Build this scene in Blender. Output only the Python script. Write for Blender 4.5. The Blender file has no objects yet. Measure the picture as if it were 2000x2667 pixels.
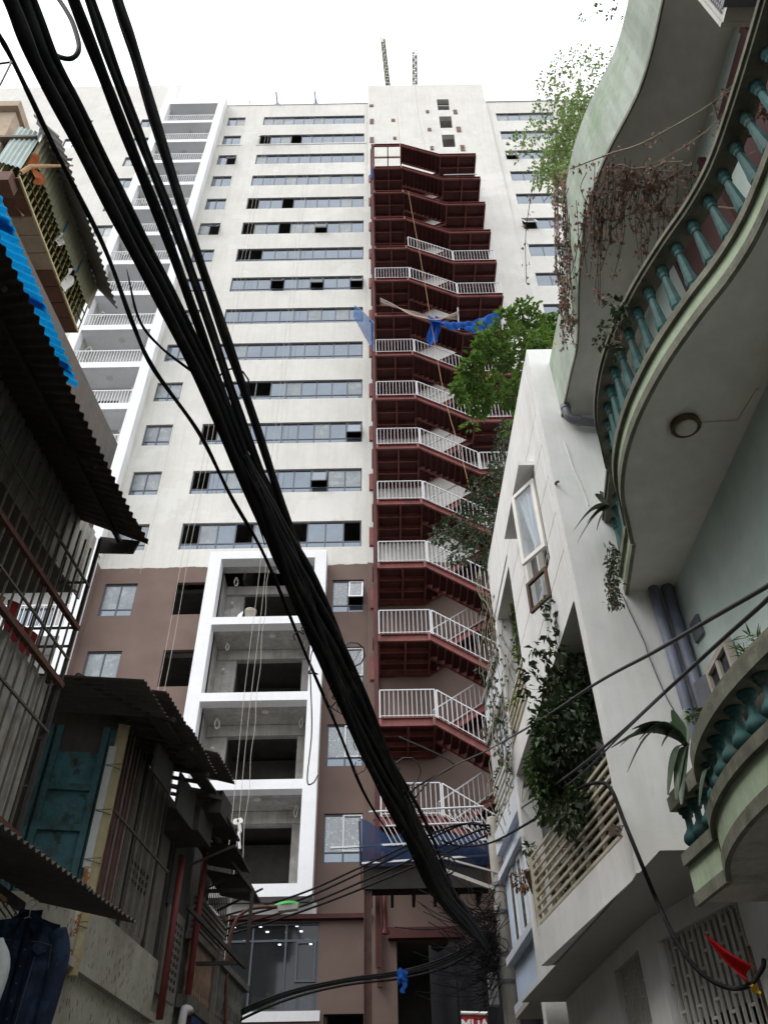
import bpy, bmesh, math, random
from mathutils import Vector, Matrix, Quaternion, noise as mnoise

R = math.radians
random.seed(7)
scene = bpy.context.scene
COL = scene.collection

# ------------------------------------------------------------------ camera
PITCH, ROLL = R(42.15), R(1.0)
CAM = Vector((0, 0, 1.6))
FWD = Vector((0, math.cos(PITCH), math.sin(PITCH)))
UP0 = Vector((0, -math.sin(PITCH), math.cos(PITCH)))
RT = Vector((1, 0, 0)) * math.cos(ROLL) - UP0 * math.sin(ROLL)
UPV = UP0 * math.cos(ROLL) + Vector((1, 0, 0)) * math.sin(ROLL)
cam_data = bpy.data.cameras.new("camera")
cam_data.sensor_fit = 'HORIZONTAL'
cam_data.sensor_width = 36.0
FOC = 2157.0
cam_data.lens = 36.0 * FOC / 2000.0
cam_data.clip_start = 0.05
cam_data.clip_end = 2000
cam = bpy.data.objects.new("camera", cam_data)
m3 = Matrix((RT, UPV, -FWD)).transposed()
cam.matrix_world = Matrix.Translation(CAM) @ m3.to_4x4()
COL.objects.link(cam)
scene.camera = cam

# ------------------------------------------------------------------ sky, sun, exposure (bright overcast)
SUN_EL, SUN_AZ = R(55), R(242)        # soft sun behind and left of the camera
world = bpy.data.worlds.new("World")
scene.world = world
world.use_nodes = True
wn, wl = world.node_tree.nodes, world.node_tree.links
wn.clear()
w_out = wn.new("ShaderNodeOutputWorld")
w_bg = wn.new("ShaderNodeBackground")
w_sky = wn.new("ShaderNodeTexSky")
w_sky.sky_type = 'NISHITA'
w_sky.sun_disc = False
w_sky.sun_elevation = SUN_EL
w_sky.sun_rotation = SUN_AZ
w_sky.dust_density = 6.0
w_sky.air_density = 1.0
w_mix = wn.new("ShaderNodeMixRGB")       # a closed white cloud deck over the clear sky
w_mix.inputs[0].default_value = 0.93
w_mix.inputs[2].default_value = (15.0, 15.2, 15.6, 1)
wl.new(w_sky.outputs[0], w_mix.inputs[1])
wl.new(w_mix.outputs[0], w_bg.inputs[0])
w_bg.inputs[1].default_value = 0.10
wl.new(w_bg.outputs[0], w_out.inputs[0])

sun_data = bpy.data.lights.new("sun", 'SUN')
sun_data.energy = 1.4
sun_data.angle = R(24)
sun_data.color = (1.0, 0.97, 0.92)
sun = bpy.data.objects.new("sun", sun_data)
sd = Vector((math.sin(SUN_AZ) * math.cos(SUN_EL), math.cos(SUN_AZ) * math.cos(SUN_EL), math.sin(SUN_EL)))
sun.rotation_euler = (-sd).to_track_quat('-Z', 'Y').to_euler()
sun.location = (0, -10, 60)
COL.objects.link(sun)

scene.view_settings.view_transform = 'Standard'
scene.view_settings.look = 'None'
scene.view_settings.gamma = 1.0
scene.view_settings.use_curve_mapping = False
scene.view_settings.exposure = 0.38
scene.render.engine = 'CYCLES'
scene.cycles.use_denoising = True
scene.cycles.max_bounces = 7
scene.cycles.diffuse_bounces = 4
scene.cycles.transparent_max_bounces = 12
scene.cycles.caustics_reflective = False
scene.cycles.caustics_refractive = False

# ------------------------------------------------------------------ survey helper: a sighted direction met with a plane of known position
def sight(x, y):
    return FWD * FOC + RT * (x - 1000.0) + UPV * (1333.5 - y)
def atY(x, y, Y):
    v = sight(x, y); return CAM + v * (Y / v.y)
def atX(x, y, X):
    v = sight(x, y); return CAM + v * (X / v.x)
def atZ(x, y, Z):
    v = sight(x, y); return CAM + v * ((Z - CAM.z) / v.z)
def atPl(x, y, P, n):
    v = sight(x, y); n = Vector(n); return CAM + v * ((Vector(P) - CAM).dot(n) / v.dot(n))

# ------------------------------------------------------------------ materials
MATS = {}
def lin(c):
    return tuple(((v / 255 + 0.055) / 1.055) ** 2.4 if v > 10 else v / 255 / 12.92 for v in c)
def mat(name, col, rough=0.8, var=0.12, scale=3.0, bump=0.0, bscale=40.0, streak=0.0, stain=None, stain_amt=0.0,
        stain_scale=1.2, metal=0.0, spec=0.3, island=0.0, trans=0.0, emit=None, estr=0.0, zdirt=None, coat=0.0, blotch=None):
    """procedural principled material in world coordinates: tone noise, vertical rain streaks, stains with their own shapes, fine bump"""
    m = bpy.data.materials.new(name); MATS[name] = m
    m.use_nodes = True
    nt = m.node_tree; N, L = nt.nodes, nt.links
    b = N["Principled BSDF"]; out = N["Material Output"]
    b.inputs["Roughness"].default_value = rough
    b.inputs["Metallic"].default_value = metal
    b.inputs["Specular IOR Level"].default_value = spec
    if coat: b.inputs["Coat Weight"].default_value = coat
    geo = N.new("ShaderNodeNewGeometry")
    def noi(sc, det=4, rgh=0.6, vec=None):
        n = N.new("ShaderNodeTexNoise"); n.inputs["Scale"].default_value = sc
        n.inputs["Detail"].default_value = det; n.inputs["Roughness"].default_value = rgh
        L.new(vec or geo.outputs["Position"], n.inputs["Vector"]); return n.outputs["Fac"]
    def ramp(f, a, bb, lo, hi):
        r = N.new("ShaderNodeMapRange"); L.new(f, r.inputs[0])
        r.inputs[1].default_value = a; r.inputs[2].default_value = bb
        r.inputs[3].default_value = lo; r.inputs[4].default_value = hi; return r.outputs[0]
    def mul(cin, f):
        x = N.new("ShaderNodeMixRGB"); x.blend_type = 'MULTIPLY'; x.inputs[0].default_value = 1
        L.new(cin, x.inputs[1]); L.new(f, x.inputs[2]); return x.outputs[0]
    rgb = N.new("ShaderNodeRGB"); rgb.outputs[0].default_value = (*col, 1); c = rgb.outputs[0]
    if var:
        c = mul(c, ramp(noi(scale), 0.3, 0.7, 1 - var, 1 + var * 0.6))
        c = mul(c, ramp(noi(scale * 7, 3), 0.3, 0.7, 1 - var * 0.45, 1 + var * 0.3))
    if streak:
        mp = N.new("ShaderNodeMapping"); mp.inputs["Scale"].default_value = (5.5, 5.5, 0.35)
        L.new(geo.outputs["Position"], mp.inputs["Vector"])
        c = mul(c, ramp(noi(1.0, 5, 0.65, mp.outputs[0]), 0.42, 0.75, 1.0, 1 - streak))
    if stain:
        x = N.new("ShaderNodeMixRGB"); x.inputs[2].default_value = (*stain, 1)
        f = ramp(noi(stain_scale, 6, 0.65), 0.5, 0.68, 0.0, stain_amt)
        L.new(f, x.inputs[0]); L.new(c, x.inputs[1]); c = x.outputs[0]
    if blotch:
        x = N.new("ShaderNodeMixRGB"); x.inputs[2].default_value = (*blotch[0], 1)
        f = ramp(noi(blotch[1], 8, 0.7), blotch[2], blotch[2] + 0.04, 0.0, blotch[3])
        L.new(f, x.inputs[0]); L.new(c, x.inputs[1]); c = x.outputs[0]
    if island:
        hs = N.new("ShaderNodeHueSaturation")
        L.new(ramp(geo.outputs["Random Per Island"], 0, 1, 1 - island, 1 + island), hs.inputs["Value"])
        wn_ = N.new("ShaderNodeTexWhiteNoise"); wn_.noise_dimensions = '1D'
        L.new(geo.outputs["Random Per Island"], wn_.inputs["W"])
        L.new(ramp(wn_.outputs["Value"], 0, 1, 0.5 - island * 0.06, 0.5 + island * 0.03), hs.inputs["Hue"])
        L.new(c, hs.inputs["Color"]); c = hs.outputs[0]
    L.new(c, b.inputs["Base Color"])
    if bump:
        bp = N.new("ShaderNodeBump"); bp.inputs["Strength"].default_value = bump; bp.inputs["Distance"].default_value = 0.02
        L.new(noi(bscale, 5), bp.inputs["Height"]); L.new(bp.outputs[0], b.inputs["Normal"])
    if emit:
        b.inputs["Emission Color"].default_value = (*emit, 1); b.inputs["Emission Strength"].default_value = estr
    if trans:
        t = N.new("ShaderNodeBsdfTranslucent"); L.new(c, t.inputs[0])
        mx = N.new("ShaderNodeMixShader"); mx.inputs[0].default_value = trans
        L.new(b.outputs[0], mx.inputs[1]); L.new(t.outputs[0], mx.inputs[2]); L.new(mx.outputs[0], out.inputs[0])
    m.blend_method = 'HASHED' if hasattr(m, "blend_method") else None
    return m
def see_through(m, amount, col=(1, 1, 1)):
    """let part of the light straight through (thin glass, mesh cloth)"""
    nt = m.node_tree; N, L = nt.nodes, nt.links
    out = N["Material Output"]; src = out.inputs[0].links[0].from_socket
    t = N.new("ShaderNodeBsdfTransparent"); t.inputs[0].default_value = (*col, 1)
    mx = N.new("ShaderNodeMixShader"); mx.inputs[0].default_value = amount
    L.new(src, mx.inputs[1]); L.new(t.outputs[0], mx.inputs[2]); L.new(mx.outputs[0], out.inputs[0])

# ------------------------------------------------------------------ mesh building
class MB:
    def __init__(s): s.v = []; s.f = []
    def add(s, vs, fs):
        n = len(s.v); s.v += [tuple(v) for v in vs]; s.f += [tuple(i + n for i in f) for f in fs]; return s
    def box(s, lo, hi):
        x0, y0, z0 = lo; x1, y1, z1 = hi
        return s.hexa([(x0,y0,z0),(x1,y0,z0),(x1,y1,z0),(x0,y1,z0),(x0,y0,z1),(x1,y0,z1),(x1,y1,z1),(x0,y1,z1)])
    def hexa(s, c):
        return s.add(c, [(0,3,2,1),(4,5,6,7),(0,1,5,4),(1,2,6,5),(2,3,7,6),(3,0,4,7)])
    def bar(s, a, b, w, d=None, up=(0,0,1)):
        a, b = Vector(a), Vector(b); d = d or w
        t = (b - a).normalized(); u = Vector(up)
        if abs(t.dot(u)) > 0.98: u = Vector((0,1,0))
        x = t.cross(u).normalized() * (w / 2); y = x.cross(t).normalized() * (d / 2)
        return s.hexa([a-x-y, a+x-y, a+x+y, a-x+y, b-x-y, b+x-y, b+x+y, b-x+y])
    def tube(s, pts, r, n=6, cap=True):
        pts = [Vector(p) for p in pts]; m = len(pts)
        rs = r if isinstance(r, (list, tuple)) else [r] * m
        t0 = (pts[1] - pts[0]).normalized()
        u = t0.orthogonal().normalized(); vs = []
        for i, p in enumerate(pts):
            t = (pts[min(i+1, m-1)] - pts[max(i-1, 0)])
            t = t.normalized() if t.length > 1e-9 else t0
            u = (u - t * u.dot(t)); u = u.normalized() if u.length > 1e-6 else t.orthogonal().normalized()
            w = t.cross(u)
            for k in range(n):
                a = 2 * math.pi * k / n
                vs.append(p + (u * math.cos(a) + w * math.sin(a)) * rs[i])
        fs = [(i*n+k, i*n+(k+1)%n, (i+1)*n+(k+1)%n, (i+1)*n+k) for i in range(m-1) for k in range(n)]
        if cap: fs += [tuple(range(n))[::-1], tuple((m-1)*n+k for k in range(n))]
        return s.add(vs, fs)
    def lathe(s, prof, n=12, c=(0,0,0), rot=0.0):
        vs = [(c[0]+r*math.cos(2*math.pi*k/n+rot), c[1]+r*math.sin(2*math.pi*k/n+rot), c[2]+z) for r, z in prof for k in range(n)]
        m = len(prof)
        fs = [(i*n+k, i*n+(k+1)%n, (i+1)*n+(k+1)%n, (i+1)*n+k) for i in range(m-1) for k in range(n)]
        fs += [tuple(range(n))[::-1], tuple((m-1)*n+k for k in range(n))]
        return s.add(vs, fs)
    def grid(s, fn, nu, nv, thick=None):
        """surface fn(u,v) for u,v in 0..1; thick: vector offset making it a closed sheet"""
        vs = [Vector(fn(i/nu, j/nv)) for i in range(nu+1) for j in range(nv+1)]
        q = lambda i, j: i*(nv+1)+j
        fs = [(q(i,j), q(i+1,j), q(i+1,j+1), q(i,j+1)) for i in range(nu) for j in range(nv)]
        if thick is None: return s.add(vs, fs)
        th = Vector(thick); n = len(vs); vs += [v + th for v in vs]
        fs += [tuple(a + n for a in f[::-1]) for f in fs[:]]
        for i in range(nu):
            fs += [(q(i,0), q(i,0)+n, q(i+1,0)+n, q(i+1,0)), (q(i,nv), q(i+1,nv), q(i+1,nv)+n, q(i,nv)+n)]
        for j in range(nv):
            fs += [(q(0,j), q(0,j+1), q(0,j+1)+n, q(0,j)+n), (q(nu,j), q(nu,j)+n, q(nu,j+1)+n, q(nu,j+1))]
        return s.add(vs, fs)
    def mesh(s, name, material, smooth=False):
        me = bpy.data.meshes.new(name); me.from_pydata(s.v, [], s.f)
        if material: me.materials.append(MATS[material] if isinstance(material, str) else material)
        if smooth:
            me.polygons.foreach_set("use_smooth", [True] * len(me.polygons))
        me.validate(); me.update()
        return me

W = {}
def link(o, parent=None, loc=None, rot=None, scale=None):
    COL.objects.link(o)
    l = Vector(loc) if loc is not None else Vector()
    q = rot if rot is not None else Quaternion()
    sc = Vector(scale) if scale is not None else Vector((1,1,1))
    o.location = l; o.rotation_mode = 'QUATERNION'; o.rotation_quaternion = q; o.scale = sc
    W[o.name] = Matrix.LocRotScale(l, q, sc)
    if parent is not None:
        o.parent = parent; o.matrix_parent_inverse = W[parent.name].inverted()
    return o
def tag(o, label=None, cat=None, group=None, kind=None):
    if label: o["label"] = label
    if cat: o["category"] = cat
    if group: o["group"] = group
    if kind: o["kind"] = kind
    return o
def thing(name, loc, label, cat, group=None):
    o = bpy.data.objects.new(name, None); o.empty_display_size = 0.2
    link(o, None, loc); return tag(o, label, cat, group)
def obj(name, mb, material, parent=None, smooth=False, loc=None, rot=None, scale=None):
    me = mb if isinstance(mb, bpy.types.Mesh) else mb.mesh(name, material, smooth)
    return link(bpy.data.objects.new(name, me), parent, loc, rot, scale)
UC = {}
def ubox(name, lo, hi, material, parent=None):
    """a box as a scaled copy of one shared unit cube"""
    if material not in UC:
        UC[material] = MB().box((-.5,-.5,-.5), (.5,.5,.5)).mesh("block_" + material, material)
    lo, hi = Vector(lo), Vector(hi)
    return obj(name, UC[material], None, parent, loc=(lo+hi)/2, scale=hi-lo)
def ubar(name, a, b, w, d, material, parent=None, up=(0,0,1)):
    if material not in UC:
        UC[material] = MB().box((-.5,-.5,-.5), (.5,.5,.5)).mesh("block_" + material, material)
    a, b = Vector(a), Vector(b); t = (b-a).normalized(); u = Vector(up)
    if abs(t.dot(u)) > 0.98: u = Vector((0,1,0))
    x = t.cross(u).normalized(); y = x.cross(t).normalized()
    q = Matrix((x, y, t)).transposed().to_quaternion()
    return obj(name, UC[material], None, parent, loc=(a+b)/2, rot=q, scale=(w, d, (b-a).length))
def smooth_path(pts, n=8):
    """Catmull-Rom through points"""
    P = [Vector(p) for p in pts]; P = [P[0]*2-P[1]] + P + [P[-1]*2-P[-2]]; out = []
    for i in range(1, len(P)-2):
        a, b, c, d = P[i-1:i+3]
        for k in range(n):
            t = k/n
            out.append(0.5*((2*b)+(c-a)*t+(2*a-5*b+4*c-d)*t*t+(3*b-a-3*c+d)*t**3))
    out.append(P[-2]); return out
def corrugated(P, U, V, pitch, amp, thick=0.004, per=6, jag=0.0, seed=1, sag=None):
    """sheet with waves running along V, repeating along U; jag: uneven far edge"""
    P, U, V = Vector(P), Vector(U), Vector(V); n = U.cross(V).normalized()
    nu = max(2, int(U.length / pitch * per)); rnd = random.Random(seed); mb = MB()
    off = [rnd.uniform(-jag, jag) for _ in range(nu // (per * 9) + 3)]
    def fn(u, v):
        w = math.sin(2*math.pi*u*U.length/pitch)*amp
        e = 1 + (off[int(u*nu/(per*9))] / max(V.length, .01) if v > .9 else 0)
        return P + U*u + V*(v*e) + n*(w + (sag(u, v) if sag else 0))
    return mb.grid(fn, nu, 3, n*thick)
def wall_holes(mb, x0, x1, z0, z1, yf, holes, depth, back=True):
    """front-facing wall in plane y=yf with rectangular holes (hx0,hx1,hz0,hz1), each with reveals of the given depth"""
    xs = sorted({x0, x1, *[min(max(h[i], x0), x1) for h in holes for i in (0, 1)]})
    zs = sorted({z0, z1, *[min(max(h[i], z0), z1) for h in holes for i in (2, 3)]})
    for i in range(len(xs)-1):
        for j in range(len(zs)-1):
            cx, cz = (xs[i]+xs[i+1])/2, (zs[j]+zs[j+1])/2
            if any(h[0] < cx < h[1] and h[2] < cz < h[3] for h in holes): continue
            mb.add([(xs[i],yf,zs[j]),(xs[i+1],yf,zs[j]),(xs[i+1],yf,zs[j+1]),(xs[i],yf,zs[j+1])], [(0,1,2,3)])
    for a, b, c, d in holes:
        y2 = yf + depth
        mb.add([(a,yf,c),(b,yf,c),(b,yf,d),(a,yf,d),(a,y2,c),(b,y2,c),(b,y2,d),(a,y2,d)],
               [(0,4,5,1),(1,5,6,2),(2,6,7,3),(3,7,4,0)])
    return mb
# leaves
def leaf(mb, p, d, n, ln, w, fold=0.25):
    d = d.normalized(); s = d.cross(n)
    s = s.normalized() if s.length > 1e-4 else d.orthogonal().normalized()
    n = s.cross(d)
    a = p; m1 = p + d*ln*0.45
    mb.add([a, m1 + s*w*0.5 + n*w*fold, m1, m1 - s*w*0.5 + n*w*fold, p + d*ln - n*ln*0.12], [(0,2,1),(0,3,2),(2,4,1),(3,4,2)])
def rvec(rnd):
    while True:
        v = Vector((rnd.uniform(-1,1), rnd.uniform(-1,1), rnd.uniform(-1,1)))
        if 0.05 < v.length < 1: return v
def leaf_cloud(clumps, n, ln, w, seed=1, droop=0.3, out=0.6, shell=0.5):
    """leaf-sized faces spread through ellipsoid clumps"""
    rnd = random.Random(seed); mb = MB(); tot = sum(c[2] for c in clumps)
    for c, rad, wt in clumps:
        c, rad = Vector(c), Vector(rad)
        for _ in range(int(n * wt / tot)):
            v = rvec(rnd); v = v * (v.length ** (-shell)) * rnd.uniform(.75, 1.05)
            p = c + Vector((v.x*rad.x, v.y*rad.y, v.z*rad.z))
            d = v.normalized()*out + rvec(rnd)*0.7 + Vector((0,0,-droop))
            k = rnd.uniform(.6, 1.25)
            leaf(mb, p, d, rvec(rnd)*0.6 + Vector((0,0,1)), ln*k, w*k)
    return mb
def twigs(base, tips, r, seed=1, wob=0.12, n=5):
    rnd = random.Random(seed); mb = MB(); base = Vector(base)
    for t in tips:
        t = Vector(t); L_ = (t-base).length
        pts = [base.lerp(t, i/5) + rvec(rnd)*wob*L_*(0.25 if i in (0,5) else .5) for i in range(6)]
        pts[0] = base
        mb.tube(smooth_path(pts, 3), [r*(1-.75*i/15) for i in range(16)], n)
    return mb

# ------------------------------------------------------------------ palette
mat("asphalt", (0.06, 0.06, 0.062), 0.9, 0.25, 2, 0.4, 60)
mat("render_white", (0.80, 0.81, 0.83), 0.75, 0.05, 1.2, 0.06, 25, streak=0.05)
mat("render_grey", (0.47, 0.46, 0.44), 0.9, 0.18, 1.5, 0.15, 20, stain=(0.27, 0.24, 0.20), stain_amt=0.75, stain_scale=1.1, streak=0.3, blotch=((0.58,0.57,0.55), 0.9, 0.57, 0.5))
mat("render_grey_pale", (0.62, 0.62, 0.61), 0.85, 0.10, 1.0, 0.06, 20, stain=(0.52, 0.52, 0.50), stain_amt=0.4)
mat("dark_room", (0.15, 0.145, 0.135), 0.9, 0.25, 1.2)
mat("alu_grey", (0.085, 0.095, 0.115), 0.45, 0.10, 4, metal=0.2, spec=0.5)
mat("alu_white", (0.75, 0.76, 0.78), 0.4, 0.05, 4, spec=0.5)
mat("glass_sky", (0.185, 0.215, 0.25), 0.08, 0.10, 0.9, metal=0.8, spec=0.5)
mat("glass_dusty", (0.22, 0.245, 0.26), 0.25, 0.22, 1.6, metal=0.5, spec=0.5, blotch=((0.34, 0.35, 0.35), 2.6, 0.54, 0.5))
mat("glass_splash", (0.22, 0.24, 0.25), 0.2, 0.12, 1.5, metal=0.5, spec=0.5, blotch=((0.62, 0.63, 0.64), 16.0, 0.57, 0.8))
mat("glass_dark", (0.04, 0.045, 0.05), 0.05, 0.1, 1, spec=0.8); see_through(MATS["glass_dark"], 0.55, (0.8, 0.85, 0.9))
mat("red_oxide", (0.235, 0.076, 0.068), 0.62, 0.22, 1.8, 0.05, 30, stain=(0.085, 0.036, 0.03), stain_amt=0.75, stain_scale=1.6, spec=0.35, streak=0.2, blotch=((0.21,0.10,0.075), 1.1, 0.60, 0.5))  # primer tone raised for the lit fascia fronts
mat("red_oxide_shaded", (0.085, 0.030, 0.028), 0.75, 0.25, 1.4, 0.05, 30)  # same primer with the shade of the undersides put into its colour
mat("rail_white", (0.58, 0.59, 0.61), 0.5, 0.08, 5, spec=0.4)
mat("rope_hemp", (0.46, 0.43, 0.37), 0.95, 0.2, 9)
mat("rope_tan", (0.50, 0.30, 0.17), 0.9, 0.15, 9)
mat("net_blue", (0.012, 0.10, 0.42), 0.85, 0.25, 4, trans=0.35)
mat("net_hemp", (0.40, 0.33, 0.27), 0.95, 0.2, 6)
mat("mesh_cloth_navy", (0.012, 0.032, 0.085), 0.9, 0.25, 3); see_through(MATS["mesh_cloth_navy"], 0.2)
mat("crane_steel", (0.12, 0.12, 0.07), 0.7, 0.2, 2)
mat("lamp_lit", (1, 1, 1), 0.5, 0, emit=(0.92, 0.96, 1.0), estr=9.0)
mat("plastic_tan", (0.45, 0.42, 0.36), 0.6, 0.15, 12)
mat("board_white", (0.72, 0.72, 0.76), 0.6, 0.05, 4)
mat("conduit_white", (0.68, 0.66, 0.60), 0.6, 0.1, 9)
mat("frost", (0.75, 0.78, 0.8), 0.6, 0.1, 6)

# tower facade: cream upper part and brown podium meet at a ragged painted line
m = mat("tower_paint", (0.68, 0.67, 0.625), 0.88, 0.07, 0.5, 0.12, 14, streak=0.10, stain=(0.57, 0.56, 0.52), stain_amt=0.6, stain_scale=0.4, blotch=((0.74,0.735,0.70), 0.28, 0.56, 0.5))
N, L = m.node_tree.nodes, m.node_tree.links
bs = N["Principled BSDF"]; src = bs.inputs["Base Color"].links[0].from_socket
geo = N.new("ShaderNodeNewGeometry"); sep = N.new("ShaderNodeSeparateXYZ"); L.new(geo.outputs["Position"], sep.inputs[0])
nz = N.new("ShaderNodeTexNoise"); nz.inputs["Scale"].default_value = 1.7; nz.inputs["Detail"].default_value = 8; L.new(geo.outputs["Position"], nz.inputs["Vector"])
ma = N.new("ShaderNodeMath"); ma.operation = 'MULTIPLY_ADD'; L.new(nz.outputs["Fac"], ma.inputs[0]); ma.inputs[1].default_value = 0.22; L.new(sep.outputs[2], ma.inputs[2])
gt = N.new("ShaderNodeMath"); gt.operation = 'LESS_THAN'; L.new(ma.outputs[0], gt.inputs[0]); gt.inputs[1].default_value = 23.55
n2 = N.new("ShaderNodeTexNoise"); n2.inputs["Scale"].default_value = 0.8; n2.inputs["Detail"].default_value = 7; L.new(geo.outputs["Position"], n2.inputs["Vector"])
cr = N.new("ShaderNodeValToRGB"); cr.color_ramp.elements[0].position = 0.3; cr.color_ramp.elements[1].position = 0.72
cr.color_ramp.elements[0].color = (0.150, 0.104, 0.088, 1); cr.color_ramp.elements[1].color = (0.195, 0.140, 0.120, 1)
L.new(n2.outputs["Fac"], cr.inputs[0])
mx = N.new("ShaderNodeMixRGB"); L.new(gt.outputs[0], mx.inputs[0]); L.new(src, mx.inputs[1]); L.new(cr.outputs[0], mx.inputs[2]); L.new(mx.outputs[0], bs.inputs["Base Color"])

# ------------------------------------------------------------------ ground
g = obj("ground", MB().add([(-400,-400,0),(400,-400,0),(400,400,0),(-400,400,0)], [(0,1,2,3)]), "asphalt"); tag(g, kind="structure")
mat("paving", (0.11, 0.105, 0.10), 0.9, 0.2, 1.5, 0.3, 40)
g = obj("alley_pavement", MB().box((-3.0,-20,0.004),(1.8,27,0.03)), "paving"); tag(g, kind="structure")

# ------------------------------------------------------------------ apartment tower
YF = 27.4            # facade plane
ST = 3.29            # storey
tower = thing("apartment_tower", (0, 30, 0), "tall cream apartment tower with brown podium rising behind the red stair", "apartment tower")
wz = [68.70 - ST*k for k in range(14)]            # heads of the strip windows
bz = [22.64 - ST*k for k in range(4)]             # heads of the podium windows
holes = []
for k in range(14):
    holes.append((-8.90, -1.00, wz[k]-1.50, wz[k]))
    holes.append((-11.70, -10.36, wz[k]-1.50, wz[k]))
for k in range(2):
    holes.append((-11.62, -10.27, bz[k]-1.62, bz[k]))
    holes.append((-8.65, -7.33, bz[k]-1.62, bz[k]))
for k in range(4): holes.append((-2.19, -0.88, bz[k]-1.62, bz[k]))
holes.append((-7.0, -2.62, 10.05, 23.35))         # balcony recess of the podium
holes.append((-7.3, -2.2, 7.0, 9.38))             # shop glazing
holes.append((-2.0, -0.45, 5.2, 6.9))
obj("wall", wall_holes(MB(), -12.0, -0.72, 3.0, 71.0, YF, holes, 0.16), "tower_paint", tower)
cw = [(4.84, 5.80, 71.28-ST*k-2.1, 71.28-ST*k) for k in range(3)] + [(0.15, 1.70, 5.0, 8.77)]
obj("core_wall", wall_holes(MB(), -0.72, 8.75, 3.0, 74.3, YF-0.1, cw, 0.35).add([(-.72,YF-.1,71),(-.72,YF+9,71),(-.72,YF+9,74.3),(-.72,YF-.1,74.3)],[(0,1,2,3)]).add([(8.75,YF-.1,3),(8.75,YF+9,3),(8.75,YF+9,74.3),(8.75,YF-.1,74.3)],[(3,2,1,0)]), "tower_paint", tower)
rw = [(9.35, 13.85, wz[k]-1.42, wz[k]) for k in range(14)]
obj("wing_wall", wall_holes(MB(), 8.75, 27.0, 3.0, 70.9, YF+0.02, rw, 0.16), "tower_paint", tower)
lw = []
for k in range(12):
    lw += [(-18.55, -17.35, wz[k]-1.45, wz[k]), (-23.8, -22.4, wz[k]-1.45, wz[k])]
obj("far_wing_wall", wall_holes(MB(), -34.0, -16.4, 3.0, 75.5, YF+0.02, lw, 0.16), "tower_paint", tower)
# floors and rooms behind the openings
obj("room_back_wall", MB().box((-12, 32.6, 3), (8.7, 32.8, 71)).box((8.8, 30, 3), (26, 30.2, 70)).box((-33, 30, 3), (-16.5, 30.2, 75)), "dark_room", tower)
obj("floor_slab", MB().box((-12, YF+.17, 70.6), (27, 44, 70.8)), "render_grey", tower)
for k in range(19):
    z = wz[0] - 2.25 - ST*k
    if z > 9.5 :
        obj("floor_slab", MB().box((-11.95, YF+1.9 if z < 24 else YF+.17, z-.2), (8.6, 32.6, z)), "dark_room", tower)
        if k < 14:
            for xp in (-9.6, -6.2, -3.6):
                ubox("partition", (xp, YF+1.2, z), (xp+.12, 32.6, z+3.0), "dark_room", tower)
# thin ledge joints and roof edge pieces
obj("parapet_cap", MB().box((-12.0,YF-.05,70.93),(-.73,YF+.2,71.03)), "render_grey_pale", tower)
obj("parapet_cap", MB().box((8.76,YF-.05,70.83),(27,YF+.2,70.93)), "render_grey_pale", tower)

FM = {}
def strip_frame(w, h, n, tr, fw=0.055):
    """window frame with n lights and a transom at tr of the height"""
    key = (round(w,2), round(h,2), n, tr)
    if key in FM: return FM[key]
    mb = MB(); d = 0.07
    mb.box((0,0,0),(w,d,fw)).box((0,0,h-fw),(w,d,h)).box((0,.004,fw),(fw,d-.004,h-fw)).box((w-fw,.004,fw),(w,d-.004,h-fw))
    for i in range(1, n): mb.box((w*i/n-fw/2,.002,fw),(w*i/n+fw/2,d-.002,h-fw))
    if tr: mb.box((fw,.006,h*tr-.025),(w-fw,d-.006,h*tr+.025))
    FM[key] = mb.mesh("window_frame", "alu_grey"); return FM[key]
PANE_N = [0]
def window(x0, x1, z0, z1, n, tr=0.24, missing=(), sashes=(), glass="glass_sky", y=YF+0.08, white=()):
    w, h = x1-x0, z1-z0
    f = obj("window", strip_frame(w, h, n, tr), None, tower, loc=(x0, y, z0))
    pw = w/n; rnd = random.Random(int(x0*13+z0*7))
    for i in range(n):
        a, b = x0+pw*i+.03, x0+pw*(i+1)-.03
        lo = z0 + h*tr + .02 if tr else z0+.05
        if i in sashes:                                     # top-hung sash pushed out
            q = Quaternion((1,0,0), R(-rnd.uniform(16,26)))
            hh = z1-.06-lo
            mbs = MB().box((-(b-a)/2,0,-hh),(-(b-a)/2+.06,.04,0)).box(((b-a)/2-.06,0,-hh),((b-a)/2,.04,0)).box((-(b-a)/2+.06,0,-.06),((b-a)/2-.06,.04,0)).box((-(b-a)/2+.06,0,-hh),((b-a)/2-.06,.04,-hh+.06))
            s = obj("sash", mbs, "alu_white" if i in white else "alu_grey", f, loc=((a+b)/2, y-.01, z1-.05), rot=q)
            obj("pane", MB().box((-(b-a)/2+.06,.012,-hh+.06),((b-a)/2-.06,.026,-.06)), glass, f, loc=((a+b)/2, y-.01, z1-.05), rot=q)
        elif i not in missing:
            gl = "glass_dusty" if (glass == "glass_sky" and rnd.random() < .22) else glass
            ubox("pane", (a, y+.03, lo), (b, y+.045, z1-.05), gl, f)
        elif i in missing:
            pass
        if tr: ubox("pane", (a, y+.03, z0+.05), (b, y+.045, z0+h*tr-.02), "glass_sky", f)
    return f
miss = {4: (0, 3), 5: (0, 3), 6: (0, 1), 10: (0, 2, 3), 11: (0,), 12: (0, 3), 13: (0, 3, 6, 9), 9: ()}
opn = {1: (0, 3), 5: (6,), 7: (3, 6, 9), 8: (), 11: (9,), 12: (7,)}
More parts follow.
